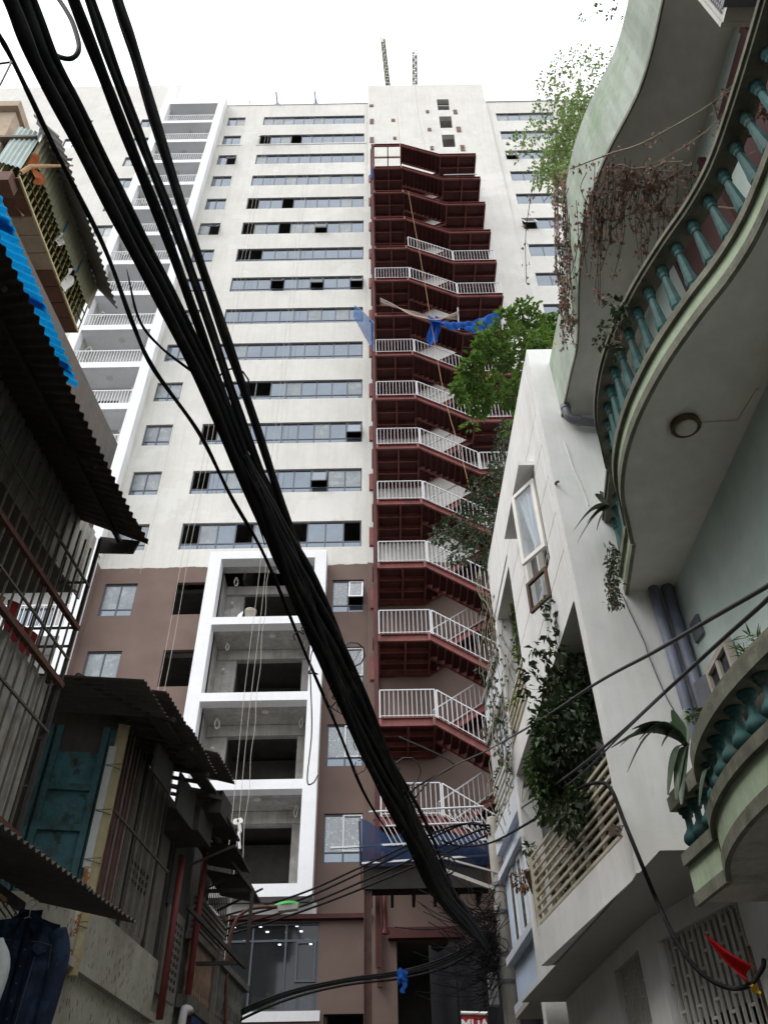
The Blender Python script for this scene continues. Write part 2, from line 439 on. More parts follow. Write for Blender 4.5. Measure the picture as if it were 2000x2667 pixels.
for k in range(14):
    window(-8.90, -1.00, wz[k]-1.5, wz[k], 10, 0.24 if k > 5 else 0, miss.get(k, ()), opn.get(k, ()))
    window(-11.70, -10.36, wz[k]-1.5, wz[k], 2, 0.24 if k > 5 else 0, (), (1,) if k in (2, 5) else (), "glass_dusty" if k > 9 else "glass_sky")
for k in range(14):
    window(9.35, 13.85, wz[k]-1.42, wz[k], 5, 0, (), {2: (0,), 3: (3,), 4: (3,), 5: (0,)}.get(k, ()), white=(0, 3), y=YF+.1)
for k in range(12):
    window(-18.55, -17.35, wz[k]-1.45, wz[k], 2, 0, y=YF+.1)
    if k < 9: window(-23.8, -22.4, wz[k]-1.45, wz[k], 2, 0, y=YF+.1)
for k in range(2):
    window(-11.62, -10.27, bz[k]-1.62, bz[k], 2, 0.22, glass="glass_dusty")
for k in range(4):
    window(-2.19, -0.88, bz[k]-1.62, bz[k], 2, 0.22, (), (1,) if k == 0 else (), "glass_splash", white=(1,))
    if k != 0:
        ubox("sash", (-1.56, YF+.05, bz[k]-1.25), (-1.50, YF+.09, bz[k]-.03), "alu_white", tower)
        ubox("sash", (-0.95, YF+.05, bz[k]-1.25), (-0.90, YF+.09, bz[k]-.03), "alu_white", tower)
        ubox("sash", (-1.50, YF+.05, bz[k]-.08), (-0.95, YF+.09, bz[k]-.03), "alu_white", tower)
        ubox("sash", (-1.50, YF+.05, bz[k]-1.25), (-0.95, YF+.09, bz[k]-1.20), "alu_white", tower)
# thin sill mouldings under the second row
for a, b in ((-9.1, -0.85), (-12.0, -10.2)):
    ubox("sill", (a, YF-.04, wz[1]-1.75), (b, YF, wz[1]-1.66), "render_grey_pale", tower)
# patches on the core wall where stair brackets were cut in
mat("patch_rust", (0.20, 0.13, 0.10), 0.9, 0.4, 9, 0.3, 30, stain=(0.42, 0.36, 0.28), stain_amt=0.9, stain_scale=7)
PT = [(-.6,70.47,.32,.5),(-.56,67.72,.3,.95),(-.57,64.46,.3,.95),(1.11,67.65,.28,.5),(1.18,64.45,.24,.5),(3.86,69.16,.25,.55),(3.84,65.9,.28,.58),(3.88,62.75,.25,.66),(6.02,69.18,.3,.85),(6.04,66.02,.33,.95),(6.1,62.86,.32,1.0)]
for x, z, w, h in PT:
    mb = MB().box((x, YF-.125, z-h), (x+w, YF-.1, z)).bar((x+.05,YF-.14,z-.05),(x+.05,YF-.14,z-h+.05),.05,.05).bar((x+w-.05,YF-.14,z-.05),(x+w-.05,YF-.14,z-h+.05),.05,.05)
    obj("bracket_patch", mb, "patch_rust", tower)

# upper balcony stack in its white frame
YB = 26.4
fr = MB()
fr.box((-12.42,YB,23.6),(-11.9,YB+.5,70.2)).box((-16.75,YB,8.0),(-16.2,YB+.5,72.5)).box((-16.2,YB,69.0),(-12.42,YB+.5,70.2)).box((-12.42,YB,8.0),(-11.98,YB+.5,23.6))
obj("balcony_frame", fr, "render_white", tower)
obj("balcony_side_wall", MB().box((-12.32,YB+.5,8),(-12.0,YF+1.2,71.0)).box((-16.6,YB+.5,8),(-16.3,YF+1.2,72.4)), "tower_paint", tower)
ubox("balcony_roof", (-16.3,YB+.5,69.05), (-12.32,YF+.7,69.25), "render_white", tower)
obj("balcony_back_wall", MB().box((-16.3,YF+.5,8),(-12.3,YF+.7,71.0)), "render_grey_pale", tower)
bal_mesh = None
def louver_door(x0, z0):
    mb = MB()
    for i in range(4):
        mb.box((x0+.42*i, YF+.44, z0), (x0+.42*i+.03, YF+.5, z0+1.9))
    mb.box((x0, YF+.44, z0+1.9), (x0+1.7, YF+.5, z0+1.94))
    return mb
rail = MB()
for i in range(25): rail.box((-16.15+.152*i, YB+.06, 0.1), (-16.15+.152*i+.022, YB+.082, 1.05))
rail.box((-16.2,YB+.05,1.05),(-12.42,YB+.1,1.10)).box((-16.2,YB+.055,0.06),(-12.42,YB+.09,.1))
mat("rail_bright", (0.80, 0.81, 0.83), 0.5, 0.05, 5)
rail_me = rail.mesh("railing", "rail_bright")
door_me = louver_door(-15.4, 0).mesh("louver_door", "alu_grey")
for k in range(15):
    zt = 65.9 - ST*k
    b = obj("balcony", MB().box((-16.2,YB,zt-.42),(-12.42,YB+.5,zt)).box((-16.2,YB+.5,zt-.3),(-12.42,YF+.5,zt-.05)), "render_white", tower)
    obj("railing", rail_me, None, b, loc=(0,0,zt))
    obj("louver_door", door_me, None, b, loc=(0,0,zt+.0))
    ubox("glazing", (-15.4, YF+.46, zt+.02), (-13.7, YF+.49, zt+1.88), "glass_sky", b)
    for xs in ((-15.9,), (-12.75,)):
        c = smooth_path([(xs[0], YF-.2, zt+2.5), (xs[0]+.2, YF-.2, zt+2.2), (xs[0]+.05, YF-.25, zt+1.9), (xs[0]-.12, YF-.2, zt+2.2), (xs[0]+.1, YF-.2, zt+2.45)], 4)
        obj("conduit", MB().tube(c, .035, 5), "conduit_white", b)
    obj("ceiling_lamp", MB().lathe([(.16,0),(.16,-.03),(.02,-.05)], 12, (-14.2, YF-.2, zt+ST-.3)), "conduit_white", b)

# podium balconies in the white frame
YP = 26.6
fr = MB().box((-7.25,YP,9.9),(-6.75,YP+.55,23.62)).box((-2.88,YP,9.9),(-2.40,YP+.55,23.62)).box((-6.75,YP,23.22),(-2.88,YP+.55,23.62)).box((-6.75,YP,9.9),(-2.88,YP+.55,10.28))
obj("balcony_frame", fr, "render_white", tower)
obj("balcony_frame_return", MB().box((-7.2,YP+.55,9.95),(-6.8,YF+.2,23.55)).box((-2.84,YP+.55,9.95),(-2.5,YF+.2,23.55)).box((-6.8,YP+.55,23.24),(-2.84,YF+.2,23.55)), "render_grey", tower)
floors = [20.30, 16.97, 13.65, 10.28]
YBK = 28.6
rng_c = random.Random(12)
for i, zt in enumerate(floors):
    top = floors[i-1]-.30 if i else 23.22
    b = obj("balcony", MB().box((-6.75,YP+.002,zt-.34),(-2.88,YP+.5,zt)) if i < 3 else MB().box((-6.75,YP+.5,zt-.2),(-2.88,YBK,zt-.02)), "render_white", tower)
    if i < 3: obj("balcony_floor", MB().box((-6.78,YP+.5,zt-.30),(-2.85,YBK,zt-.02)), "render_grey", b)
    bw = MB(); wall_holes(bw, -6.8, -2.82, zt-.02, top+.02, YBK, [(-6.02,-3.38,zt,zt+2.6)], .25)
    bw.add([(-6.8,YP+.55,zt-.02),(-6.8,YBK,zt-.02),(-6.8,YBK,top+.02),(-6.8,YP+.55,top+.02)],[(0,1,2,3)]).add([(-2.82,YP+.55,zt-.02),(-2.82,YBK,zt-.02),(-2.82,YBK,top+.02),(-2.82,YP+.55,top+.02)],[(3,2,1,0)])
    bw.box((-6.78,YBK-.12,top-.45),(-2.84,YBK,top-.02))       # rough ring beam
    obj("balcony_wall", bw, "render_grey", b)
    obj("room", MB().box((-6.3,31.5,zt),(-3.0,31.6,zt+3.0)).box((-6.35,YBK+.26,zt),(-6.25,31.5,zt+3)).box((-3.15,YBK+.26,zt),(-3.05,31.5,zt+3)), "dark_room", b)
    obj("ceiling_lamp", MB().lathe([(.13,0),(.13,-.03),(.02,-.05)], 14, (-4.5, YP+.9, top)), "conduit_white", b)
    # coiled conduit hung from the ceiling corners
    for (cx, sgn) in ((-6.35, 1), (-3.1, -1)):
        if i == 0 and sgn < 0: continue
        zc = top-.45
        pts = [(cx, YP+1.2, top-.05)]
        wd, hh_, tl = rng_c.uniform(.05,.11), rng_c.uniform(.14,.24), rng_c.uniform(-.5,.5)
        for j in range(15):
            a = j/14*2*math.pi*1.7+tl
            pts.append((cx+sgn*.08+wd*math.cos(a)*sgn+.25*tl*hh_*math.sin(a), YP+1.15+.05*math.sin(j*1.9), zc+.12-hh_*math.sin(a)))
        obj("conduit", MB().tube(smooth_path(pts, 3), .017, 5), "conduit_white", b)
        obj("pipe_stub", MB().tube([(cx-sgn*.1,YBK-.3,zc-.55),(cx-sgn*.1,YBK,zc-.55)], .055, 8), "conduit_white", b)
bucket = thing("paint_bucket", (-5.35, YP+.8, 20.3), "pale plastic paint bucket standing on the top podium balcony floor", "bucket")
obj("body", MB().lathe([(.19,0),(.22,.45),(.235,.46),(.235,.50),(.22,.50),(.2,.46),(.18,.03)], 16, (-5.35,YP+.32,20.3)), "plastic_tan", bucket, True)
obj("rim", MB().lathe([(.222,.38),(.24,.38),(.24,.41),(.222,.41)], 16, (-5.35,YP+.32,20.3)), "plastic_tan", bucket)
tag(obj("white_board", MB().hexa([(-5.9,YP+.35,20.3),(-5.7,YP+.33,20.3),(-5.7,YP+.35,20.3),(-5.9,YP+.37,20.3),(-5.88,YP+.5,20.75),(-5.68,YP+.48,20.92),(-5.68,YP+.5,20.92),(-5.88,YP+.52,20.75)]), "board_white"), "white board leaning beside the paint bucket on the podium balcony", "board")

# shop glazing low in the podium, with lit downlights inside
shop = obj("shop_front", strip_frame(5.1, 2.38, 5, 0).copy(), None, tower, loc=(-7.3, YF+.1, 7.0))
for i in range(5):
    ubox("pane", (-7.3+1.02*i+.04, YF+.13, 7.05), (-7.3+1.02*(i+1)-.04, YF+.145, 9.33), "glass_dark", shop)
ubox("transom", (-7.26, YF+.09, 8.86), (-2.24, YF+.16, 8.92), "alu_grey", shop)
fr = MB().box((-2.9,YF+.06,7.75),(-2.84,YF+.09,8.86)).box((-2.35,YF+.06,7.75),(-2.29,YF+.09,8.86)).box((-2.84,YF+.06,7.75),(-2.35,YF+.09,7.81)).box((-2.84,YF+.06,8.8),(-2.35,YF+.09,8.86))
obj("casement", fr, "alu_grey", shop)
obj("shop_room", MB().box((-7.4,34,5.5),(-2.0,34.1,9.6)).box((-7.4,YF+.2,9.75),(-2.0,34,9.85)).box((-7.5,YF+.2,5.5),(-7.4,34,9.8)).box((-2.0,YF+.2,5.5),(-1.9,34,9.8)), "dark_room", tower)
DL = ["front row second from left","second row second from left","front row third from left","second row third from left","third row leftmost","third row second","back row second","third row rightmost","back row rightmost","front row leftmost","second row leftmost"]
for di, (x, y, z) in enumerate([(-4.25,29.0,9.74),(-4.1,29.6,9.74),(-3.07,29.0,9.74),(-2.98,29.6,9.74),(-5.0,30.6,9.74),(-3.95,30.6,9.74),(-3.85,31.1,9.74),(-2.87,30.6,9.74),(-2.78,31.1,9.74),(-5.1,29.0,9.74),(-5.15,29.6,9.74)]):
    l = thing("downlight", (x,y,z), "small lit downlight in the shop ceiling, " + DL[di], "ceiling light", "lit downlights in the shop ceiling")
    obj("bezel", MB().lathe([(.07,0),(.075,-.012),(.055,-.014)], 12, (x,y,z+.008)), "alu_white", l)
    obj("bulb", MB().lathe([(.05,0),(.05,-.02),(.01,-.026)], 12, (x,y,z-.006)), "lamp_lit", l)
ubox("fascia_beam", (-7.4, YF-.25, 9.42), (-.6, YF-.01, 9.55), "red_oxide_shaded", tower)
ubox("canopy_soffit", (-7.4, YF-.2, 9.56), (-2.3, YF-.01, 9.88), "render_grey_pale", tower)
ubox("sill_band", (-7.4, YF-.06, 6.72), (-2.1, YF-.005, 6.98), "render_white", tower)
mat("carton", (0.36, 0.26, 0.16), 0.85, 0.15, 6)
mat("bag_lime", (0.35, 0.62, 0.06), 0.5, 0.15, 8)
tag(obj("carton_box", MB().box((-4.15,27.75,7.05),(-3.75,28.1,7.42)).box((-4.17,27.73,7.42),(-3.95,28.12,7.44)), "carton"), "brown carton box on the sill inside the shop window", "box")
tag(obj("plastic_bag", MB().lathe([(.02,0),(.17,.03),(.2,.14),(.13,.28),(.05,.4),(.09,.47)], 9, (-3.68,27.8,7.05)), "bag_lime"), "lime and white plastic bag beside the carton in the shop window", "bag")
mat("wrap_clear", (0.62, 0.70, 0.68), 0.25, 0.25, 5, spec=0.6)
for i, (x, w, h) in enumerate(((-3.3,.42,.3),(-2.75,.40,.38))):
    mb = MB().box((x,27.8,7.05),(x+w,28.1,7.05+h)).box((x-.01,27.79,7.05+h*.45),(x+w+.01,28.11,7.05+h*.52)).box((x-.01,27.79,7.05+h),(x+w+.01,28.11,7.05+h+.02))
    tag(obj("wrapped_stack", mb, "wrap_clear"), ["pale stack of plastic wrapped packs near the bag in the shop window", "taller plastic wrapped stack at the right edge of the shop window"][i], "package")
# door head of the stair lobby
ubox("lobby_beam", (-.1, YF-.42, 8.78), (2.2, YF-.1, 9.08), "red_oxide_shaded", tower)
obj("lobby_room", MB().box((-.3,31,4.5),(2.2,31.1,9)).box((-.1,YF+.26,4.5),(0,31,9)).box((1.85,YF+.26,4.5),(1.95,31,9)).box((-.3,YF+.26,8.9),(2.2,31,9.0)), "dark_room", tower)
# core window rooms
obj("core_room", MB().box((4.5,29,60),(6.2,29.1,72)).box((4.6,YF+.26,60),(4.7,29,72)).box((5.95,YF+.26,60),(6.05,29,72)), "render_grey_pale", tower)
for k in range(3): ubox("stair_floor", (4.7, YF+.26, 71.3-ST*k), (5.95, 29, 71.5-ST*k), "render_grey", tower)
# roof corner posts
mat("tarp_blue", (0.02, 0.12, 0.35), 0.8, 0.2, 5, trans=0.2)
for x in (-10.4, -4.9):
    p = thing("roof_post", (x, YF+.3, 71.0), ["thin grey post on the roof edge left of the first rope", "thin grey post on the roof edge beside the second rope"][0 if x < -8 else 1], "post")
    obj("rod", MB().bar((x,YF+.3,71.0),(x-.05,YF+.3,72.6),.07), "alu_grey", p)
    obj("foot", MB().box((x-.12,YF+.15,71.0),(x+.12,YF+.42,71.12)), "alu_grey", p)
# two crane masts beyond the roof
def lattice(nm, a, b, w, label):
    t = thing(nm, a, label, "crane")
    a, b = Vector(a), Vector(b); d = (b-a).normalized(); x = Vector((1,0,0)); x = (x-d*x.dot(d)).normalized(); y = d.cross(x)
    cs = [x*sx*w/2+y*sy*w/2 for sx, sy in ((-1,-1),(1,-1),(1,1),(-1,1))]
    for c in cs: obj("chord", MB().bar(a+c, b+c, .085), "crane_steel", t)
    n = int((b-a).length/(w*1.9)); br = MB()
    for i in range(n):
        p, q = a.lerp(b, i/n), a.lerp(b, (i+1)/n)
        for j in range(4):
            c0, c1 = cs[j], cs[(j+1)%4]
            br.bar(p+c0, p+c1, .07); br.bar(p+(c0 if i%2 else c1), q+(c1 if i%2 else c0), .055)
    obj("lacing", br, "crane_steel", t); return t
lattice("crane_jib", (1.9, 35.4, 71.0), (.83, 34.6, 107.4), .42, "slim leaning crane lattice on the roof, left of the pair")
lattice("crane_mast", (3.3, 36, 71.0), (4.55, 36, 107.2), .50, "upright dark crane lattice on the roof, right of the pair")

# ------------------------------------------------------------------ red steel stair on the tower
YS0, YS1 = 24.87, 27.15
YM0, YM1 = 25.95, 26.10            # inner edges of the two flights
XL, XA, XB, XR = -0.30, 1.60, 4.10, 6.50
NL = 15
zl = [57.5 - ST*k for k in range(NL)]
stair = thing("fire_stair", (3, 26, 0), "dark red steel switchback stair with white railings climbing the tower", "stair")
FB = 0.30                            # fascia depth
def channel(mb, a, b, h=FB, fl=.09, out=-1):
    """C-channel on edge: web plus flanges, running from a to b in a plane of constant y"""
    a, b = Vector(a), Vector(b)
    mb.hexa([a+Vector((0,0,-h/2)), b+Vector((0,0,-h/2)), b+Vector((0,.012,-h/2)), a+Vector((0,.012,-h/2)), a+Vector((0,0,h/2)), b+Vector((0,0,h/2)), b+Vector((0,.012,h/2)), a+Vector((0,.012,h/2))])
    for s in (-h/2, h/2-.016):
        o = Vector((0, out*fl, 0))
        q = [a+o, b+o, b, a]; 
        mb.hexa([v+Vector((0,0,s)) for v in q] + [v+Vector((0,0,s+.016)) for v in q])
    return mb
tread_me = None
bal_small = MB().box((-.0095,-.0095,0),(.0095,.0095,1.0)).mesh("baluster", "rail_white")
BN = [0]; rest = MB()
def baluster(parent, x, y, z):
    if BN[0] < 290:
        obj("baluster", bal_small, None, parent, loc=(x,y,z)); BN[0] += 1
    else:
        rest.box((x-.0095,y-.0095,z),(x+.0095,y+.0095,z+1.0))
def rail_run(name, a, b, n, lab=None):
    """railing between two feet a,b (floor points): top and bottom rails, balusters, end posts"""
    a, b = Vector(a), Vector(b); up = Vector((0,0,1))
    mb = MB().bar(a+up*1.08, b+up*1.08, .042, .035).bar(a+up*.12, b+up*.12, .025, .025)
    mb.bar(a, a+up*1.06, .045).bar(b, b+up*1.06, .045)
    r = obj("railing", mb, "rail_white", stair)
    for i in range(1, n):
        p = a.lerp(b, i/n); baluster(r, p.x, p.y, p.z+.08)
    return r
flight_rise, steps = ST/2, 10
for k in range(NL-1, -1, -1):
    z = zl[k]; zr = z - ST/2; zb = z - ST
    top_open = (k == 0)
    # left landing: edge channels, cross joists, deck plate
    mb = MB()
    channel(mb, (XL,YS0,z), (XA,YS0,z)); channel(mb, (XL,YS1,z), (XA,YS1,z), out=1)
    for x in (XL, (XL+XA)/2, XA-.06): mb.box((x,YS0+.02,z-.11),(x+.07,YS1-.005,z+.10))
    for y in (YS0+.75, YS0+1.5): mb.box((XL+.075,y,z-.09),(XA-.065,y+.06,z+.09))
    mb.box((XL+.012,YS0-.102,z-.10),(XL+.10,YS0-.092,z+.10)).box((XA-.12,YS0-.104,z-.13),(XA-.03,YS0-.094,z+.13))
    l = obj("landing", mb, "red_oxide", stair)
    if not top_open: ubox("deck_plate", (XL+.01,YS0+.013,z+.105), (XA-.01,YS1-.01,z+.125), "red_oxide_shaded", l)
    # right landing
    if k < NL-1:
        mb = MB()
        channel(mb, (XB,YS0,zr), (XR,YS0,zr)); channel(mb, (XB,YS1,zr), (XR,YS1,zr), out=1)
        for x in (XB, (XB+XR)/2, XR-.06): mb.box((x,YS0+.02,zr-.11),(x+.07,YS1-.005,zr+.10))
        for y in (YS0+.75, YS0+1.5): mb.box((XB+.075,y,zr-.09),(XR-.065,y+.06,zr+.09))
        l = obj("landing", mb, "red_oxide", stair)
        ubox("deck_plate", (XB+.01,YS0+.013,zr+.105), (XR-.01,YS1-.01,zr+.125), "red_oxide_shaded", l)
    # two flights
    for (y0, y1, xa, za, xb, zb_) in ((YS0, YM0, XA, z, XB, zr), (YM1, YS1, XB, zr, XA, zb)):
        if k == NL-1 and y0 == YM1: continue
        mb = channel(MB(), (xa,y0,za), (xb,y0,zb_)); channel(mb, (xa,y1,za), (xb,y1,zb_), out=1)
        f = obj("flight", mb, "red_oxide", stair)
        tr = MB()
        for s in range(steps):
            t = (s+.5)/steps; x = xa+(xb-xa)*t; zz = za+(zb_-za)*t
            dx = abs(xb-xa)/steps*.56
            tr.box((x-dx,y0+.013,zz-.005),(x+dx,y1-.002,zz+.02))
            rx = x - dx*(1 if xb > xa else -1)
            tr.box((rx-.008,y0+.014,zz-.15),(rx+.008,y1-.003,zz-.006))
        obj("treads", tr, "red_oxide_shaded", f)
    # railings
    zf, zrf = z+.125, zr+.125
    yr = YS0-.03
    full = (k == 5 or k >= 7)
    if full and k < NL: rail_run("rail", (XL+.05,yr,zf), (XA,yr,zf), 12)
    if (k == 4 or full) and k < NL-1 or k == NL-1: rail_run("rail", (XA+.06,yr,zf-.02), (XB-.02,yr,zrf+.02), 15)
    if (k == 4 or (full and k < NL-1)): rail_run("rail", (XB+.05,yr,zrf), (XR-.05,yr,zrf), 14)
    if k >= 7 and k < NL-1:          # inner rails of the back flight: rail without close balusters
        mb = MB(); a, b = Vector((XB,YM1+.03,zrf)), Vector((XA,YM1+.03,zf-ST))
        up = Vector((0,0,1)); mb.bar(a+up*1.0, b+up*1.0, .045).bar(a+up*.12, b+up*.12, .03)
        for i in range(0, 16): p = a.lerp(b, i/15); mb.bar(p, p+up*1.0, .022)
        o = obj("inner_railing", mb, "rail_white", stair); tag(o, kind="stuff")
        ubar("handrail", (XL+.1,YS1-.15,zf+.9), (XA,YS1-.15,zf+.9), .04, .04, "rail_white", stair)
tag(obj("upper_balusters", rest, "rail_white", stair), kind="stuff")
# columns and wall ties
for x in (XL-.14, XR+.02):
    for y in (YS0+.02, YS1-.06):
        if x > 0 and y < 26: continue
        mb = MB().box((x,y,7.5 if x < 0 else 11),(x+.14,y+.012,57.9)).box((x,y+.12,7.5 if x < 0 else 11),(x+.14,y+.132,57.9)).box((x+.064,y+.012,7.5 if x < 0 else 11),(x+.076,y+.12,57.9))
        obj("column", mb, "red_oxide_shaded", stair)
for k in range(NL):
    z = zl[k]
    obj("tie_plate", MB().box((-.62,YS1+.06,z-.25),(-.32,YS1+.15,z+.75)).box((-.66,YS1+.13,z-.3),(-.28,YS1+.15,z+.8)), "red_oxide", stair)
    obj("brace_pipe", MB().tube([(-.44,YS0+.3,z+.2),(-.48,YS1-.05,z+1.0)], .055, 8), "red_oxide", stair)
for x, y, z in ((-.42, YS0+.1, 14.0), (-.42, YS0+.1, 10.6)):
    obj("brace_pipe", MB().tube([(-.22,YS0+.1,z),(-.16,YS0+.1,z-2.2)], .07, 10), "red_oxide", stair)
    obj("clamp", MB().lathe([(.09,-.05),(.11,-.05),(.11,.05),(.09,.05)], 10, (-.16,YS0+.1,z-2.2)), "red_oxide", stair)
# open frame with uprights at the head
for x in (XL+.02, .62, XA-.05): ubox("upright", (x,YS1-.3,zl[1]+.1), (x+.07,YS1-.23,zl[0]-.1), "red_oxide_shaded", stair)
ubox("tie_beam", (XL,YS1-.3,56.1), (XA,YS1-.23,56.18), "red_oxide_shaded", stair)
for x in (0.0, 1.0, 4.6, 5.4): ubox("bracket", (x,YS0+.4,(zl[1] if x < 3 else zl[1]-ST/2)+.13), (x+.35,YS0+.75,(zl[1] if x < 3 else zl[1]-ST/2)+.45), "red_oxide_shaded", stair)
ubar("loose_tube", (XB+.1,YS0,zl[1]-ST/2+.6), (XR-.2,YS0,zl[1]-ST/2+.62), .05, .05, "rail_white", stair)

# safety nets slung from the seventh landing
def net_sheet(fn, nu, nv): return MB().grid(fn, nu, nv)
zN = zl[6]
nt = thing("safety_net", (2.3, 24.5, zN), "beige knotted safety net sagging in front of the red stair", "net")
def nf(u, v):
    x = .0+3.9*u; sag = .75*math.sin(math.pi*u)*(.4+.6*v) 
    return (x, 24.72-.75*v-.1*math.sin(6*u), zN+.75-1.3*u - sag*.5 - 1.25*v*(0.35+.65*math.sin(math.pi*u)) + .05*math.sin(17*u+5*v))
mb = MB()
for i in range(41): mb.tube([nf(i/40, j/8) for j in range(9)], .011, 3, False)
for j in range(11): mb.tube([nf(i/40, j/10) for i in range(41)], .011 if j not in (0,10) else .022, 3, False)
tag(obj("mesh", mb, "net_hemp", nt), kind="stuff")
obj("pole", MB().tube([(3.92,24.75,zN-1.5),(3.92,24.2,zN-.35)], .035, 8), "rail_white", nt)
bt = thing("blue_tarp", (4.0, 24.4, zN-1), "bright blue net bunched and draped across the stair to the right", "tarp")
def bf(u, v):
    x = 2.35+3.6*u; s = math.sin(math.pi*min(1,u*1.05))
    return (x+.15*v, 24.5-.25*math.sin(3*u+2*v)-.3*v, zN-.85-1.0*s*.75+.45*u**3 - .85*v*(.6+.4*abs(math.cos(4*u))) + .07*math.sin(19*u+6*v))
def bfw(u, v):
    p = bf(u, v); return (p[0], p[1]+.06*math.sin(19*u+9*v)+.03*math.sin(43*u-7*v), p[2]+.02*math.sin(29*u+9*v)-.15*v*abs(math.sin(5*u)))
obj("cloth", MB().grid(bfw, 110, 14), "net_blue", bt, True)
def bf2(u, v): return (2.35+.55*u+.12*math.sin(5*v), 24.4-.12*math.sin(9*u+3*v), zN-.9-2.3*v*(1-.35*abs(u-.4)) +.05*math.sin(12*u))
obj("hanging_end", MB().grid(bf2, 14, 14), "net_blue", bt, True)
b2 = thing("blue_net", (-.9, 24.8, zN), "blue mesh net slung beside the left column of the red stair", "net")
def bf3(u, v):
    a = Vector((-1.33,24.5,zN+.45)).lerp(Vector((-.36,24.8,zN-.55)), u); c = Vector((-1.4,24.5,zN-.55)).lerp(Vector((-.36,24.8,zN-3.1)), u)
    p = a.lerp(c, v); p.y -= .35*math.sin(math.pi*u)*math.sin(math.pi*v)+.04*math.sin(14*v+5*u); return p
obj("cloth", MB().grid(bf3, 12, 16), "mesh_cloth_navy" if False else "tarp_blue", b2, True)
obj("edge_rope", MB().tube([bf3(i/10, 0) for i in range(11)]+[bf3(1, 1)], .02, 4), "rope_hemp", b2)
see_through(MATS["tarp_blue"], 0.3)
tag(obj("blue_rag", MB().grid(lambda u, v: (-.48+.14*u, 24.9-.1*math.sin(3*u), zl[1]-.2-1.2*v+.04*math.sin(9*v)), 5, 10), "net_blue", None, True), "small blue rag tied to the stair column near its top", "rag")

# ------------------------------------------------------------------ canopy, post and loose railing at the foot of the stair
cp = thing("steel_canopy", (1, 23.6, 7), "dark steel canopy on a brown post at the foot of the stair", "canopy")
YC = 22.8
mat("mesh_cloth_black", (0.007, 0.007, 0.010), 0.9, 0.3, 2)
mat("canopy_shade", (0.022, 0.018, 0.017), 0.8, 0.3, 3)  # steel coloured near black to stand in for little light under the canopy
mat("post_brown", (0.085, 0.045, 0.036), 0.75, 0.3, 4, stain=(0.04,0.03,0.03), stain_amt=.6, stain_scale=3)
obj("roof_plate", MB().box((-.72,YC,9.30),(2.75,24.75,9.44)), "canopy_shade", cp)
for i in range(6): ubox("joist", (-.6+.6*i,YC+.05,8.95), (-.52+.6*i,24.7,9.298), "canopy_shade", cp)
ubox("edge_beam", (-.72,YC-.06,8.84), (2.75,YC-.002,9.44), "canopy_shade", cp)
obj("post", MB().box((-.70,YC+.0,0),(-.68,YC+.18,8.84)).box((-.52,YC,0),(-.50,YC+.18,8.84)).box((-.68,YC+.08,0),(-.52,YC+.1,8.84)), "post_brown", cp)
for x in (-.75, 2.6): ubar("upright", (x,YC-.05,8.9), (x-(.08 if x < 0 else 0),YC-.15,10.6), .05, .05, "red_oxide_shaded", cp)
hz = thing("hoarding_net", (1, YC-.1, 9), "navy blue mesh screen hung along the canopy edge below the stair", "net")
def hf(u, v): return (-.82+3.5*u, YC-.14-.06*math.sin(7*u+4*v)-.12*math.sin(math.pi*v), 9.42+ (1.30-.50*min(1,u*4))*v - .06*math.sin(9*u)*(1-v)+.04*math.sin(23*u)*v)
obj("cloth", MB().grid(hf, 40, 10), "mesh_cloth_navy", hz, True)
for zz in (9.50, 9.92): ubar("batten", (-1.6 if zz > 9.7 else -.75,YC-.2,zz-.05), (2.6,YC-.2,zz+.1), .07, .05, "rail_white", hz)
lr = thing("loose_railing", (1, YC-.35, 10.3), "white railing panel lying loose and tilted above the navy screen", "railing")
obj("top_rail", MB().tube([(-.56,YC-.25,10.82),(2.62,YC-.25,10.92)], .03, 8), "rail_white", lr)
obj("bottom_rail", MB().tube([(-.1,YC-.3,10.40),(2.5,YC-.3,10.46)], .025, 8), "rail_white", lr)
for i in range(22):
    x = -.4+.135*i; ubar("baluster", (x,YC-.26,10.83), (x+.50,YC-.34,9.85), .016, .016, "rail_white", lr)
hb = thing("dark_hoarding", (2.2, 22.5, 0), "near black sheet hoarding round the stair foot below the tangled cables", "hoarding")
for i in range(5): obj("sheet", MB().grid(lambda u, v, i=i: (.95+.62*i+.6*u, 22.45+.03*math.sin(8*u+3*v+i), 7.35*v - .12*math.sin(5*u+i)*v), 6, 6), "mesh_cloth_black", hb, True)
for i in range(6): ubox("post", (.92+.62*i,22.5,0), (.98+.62*i,22.56,7.4), "canopy_shade", hb)

# ------------------------------------------------------------------ ropes hung down the facade
def rope(name, pts, r, mt, label, group=None):
    return tag(obj(name, MB().tube(pts, r, 5), mt), label, "rope", group)
rr = random.Random(3)
def hang(x, y, z0, z1, dx=0.0, n=40, wob=.03):
    return [(x+dx*i/n+wob*math.sin(i*.9+x*3), y+.02*math.sin(i*.7), z0+(z1-z0)*i/n) for i in range(n+1)]
RP = [(-8.15,-.15,71.3,12.0,"rope_hemp","double hemp rope on the cream facade, left strand of the left pair"),
      (-7.95,-.1,71.3,12.0,"rope_hemp","double hemp rope on the cream facade, right strand of the left pair"),
      (-5.05,-.05,71.3,11.0,"rope_hemp","left strand of the rope pair crossing the podium balconies"),
      (-4.85,.0,71.3,8.0,"rope_hemp","middle strand of the ropes crossing the podium balconies"),
      (-4.72,.12,24.0,10.2,"rope_hemp","right loose strand of the ropes crossing the podium balconies"),
      (-10.3,.1,70.9,23.0,"rope_hemp","thin cord beside the small window column on the cream facade")]
for x, dx, a, b, mt, lab in RP: rope("hanging_rope", hang(x, YF-1.05 if x > -9 else YF-.15, a, b, dx), .009 if x > -9 else .006, mt, lab)
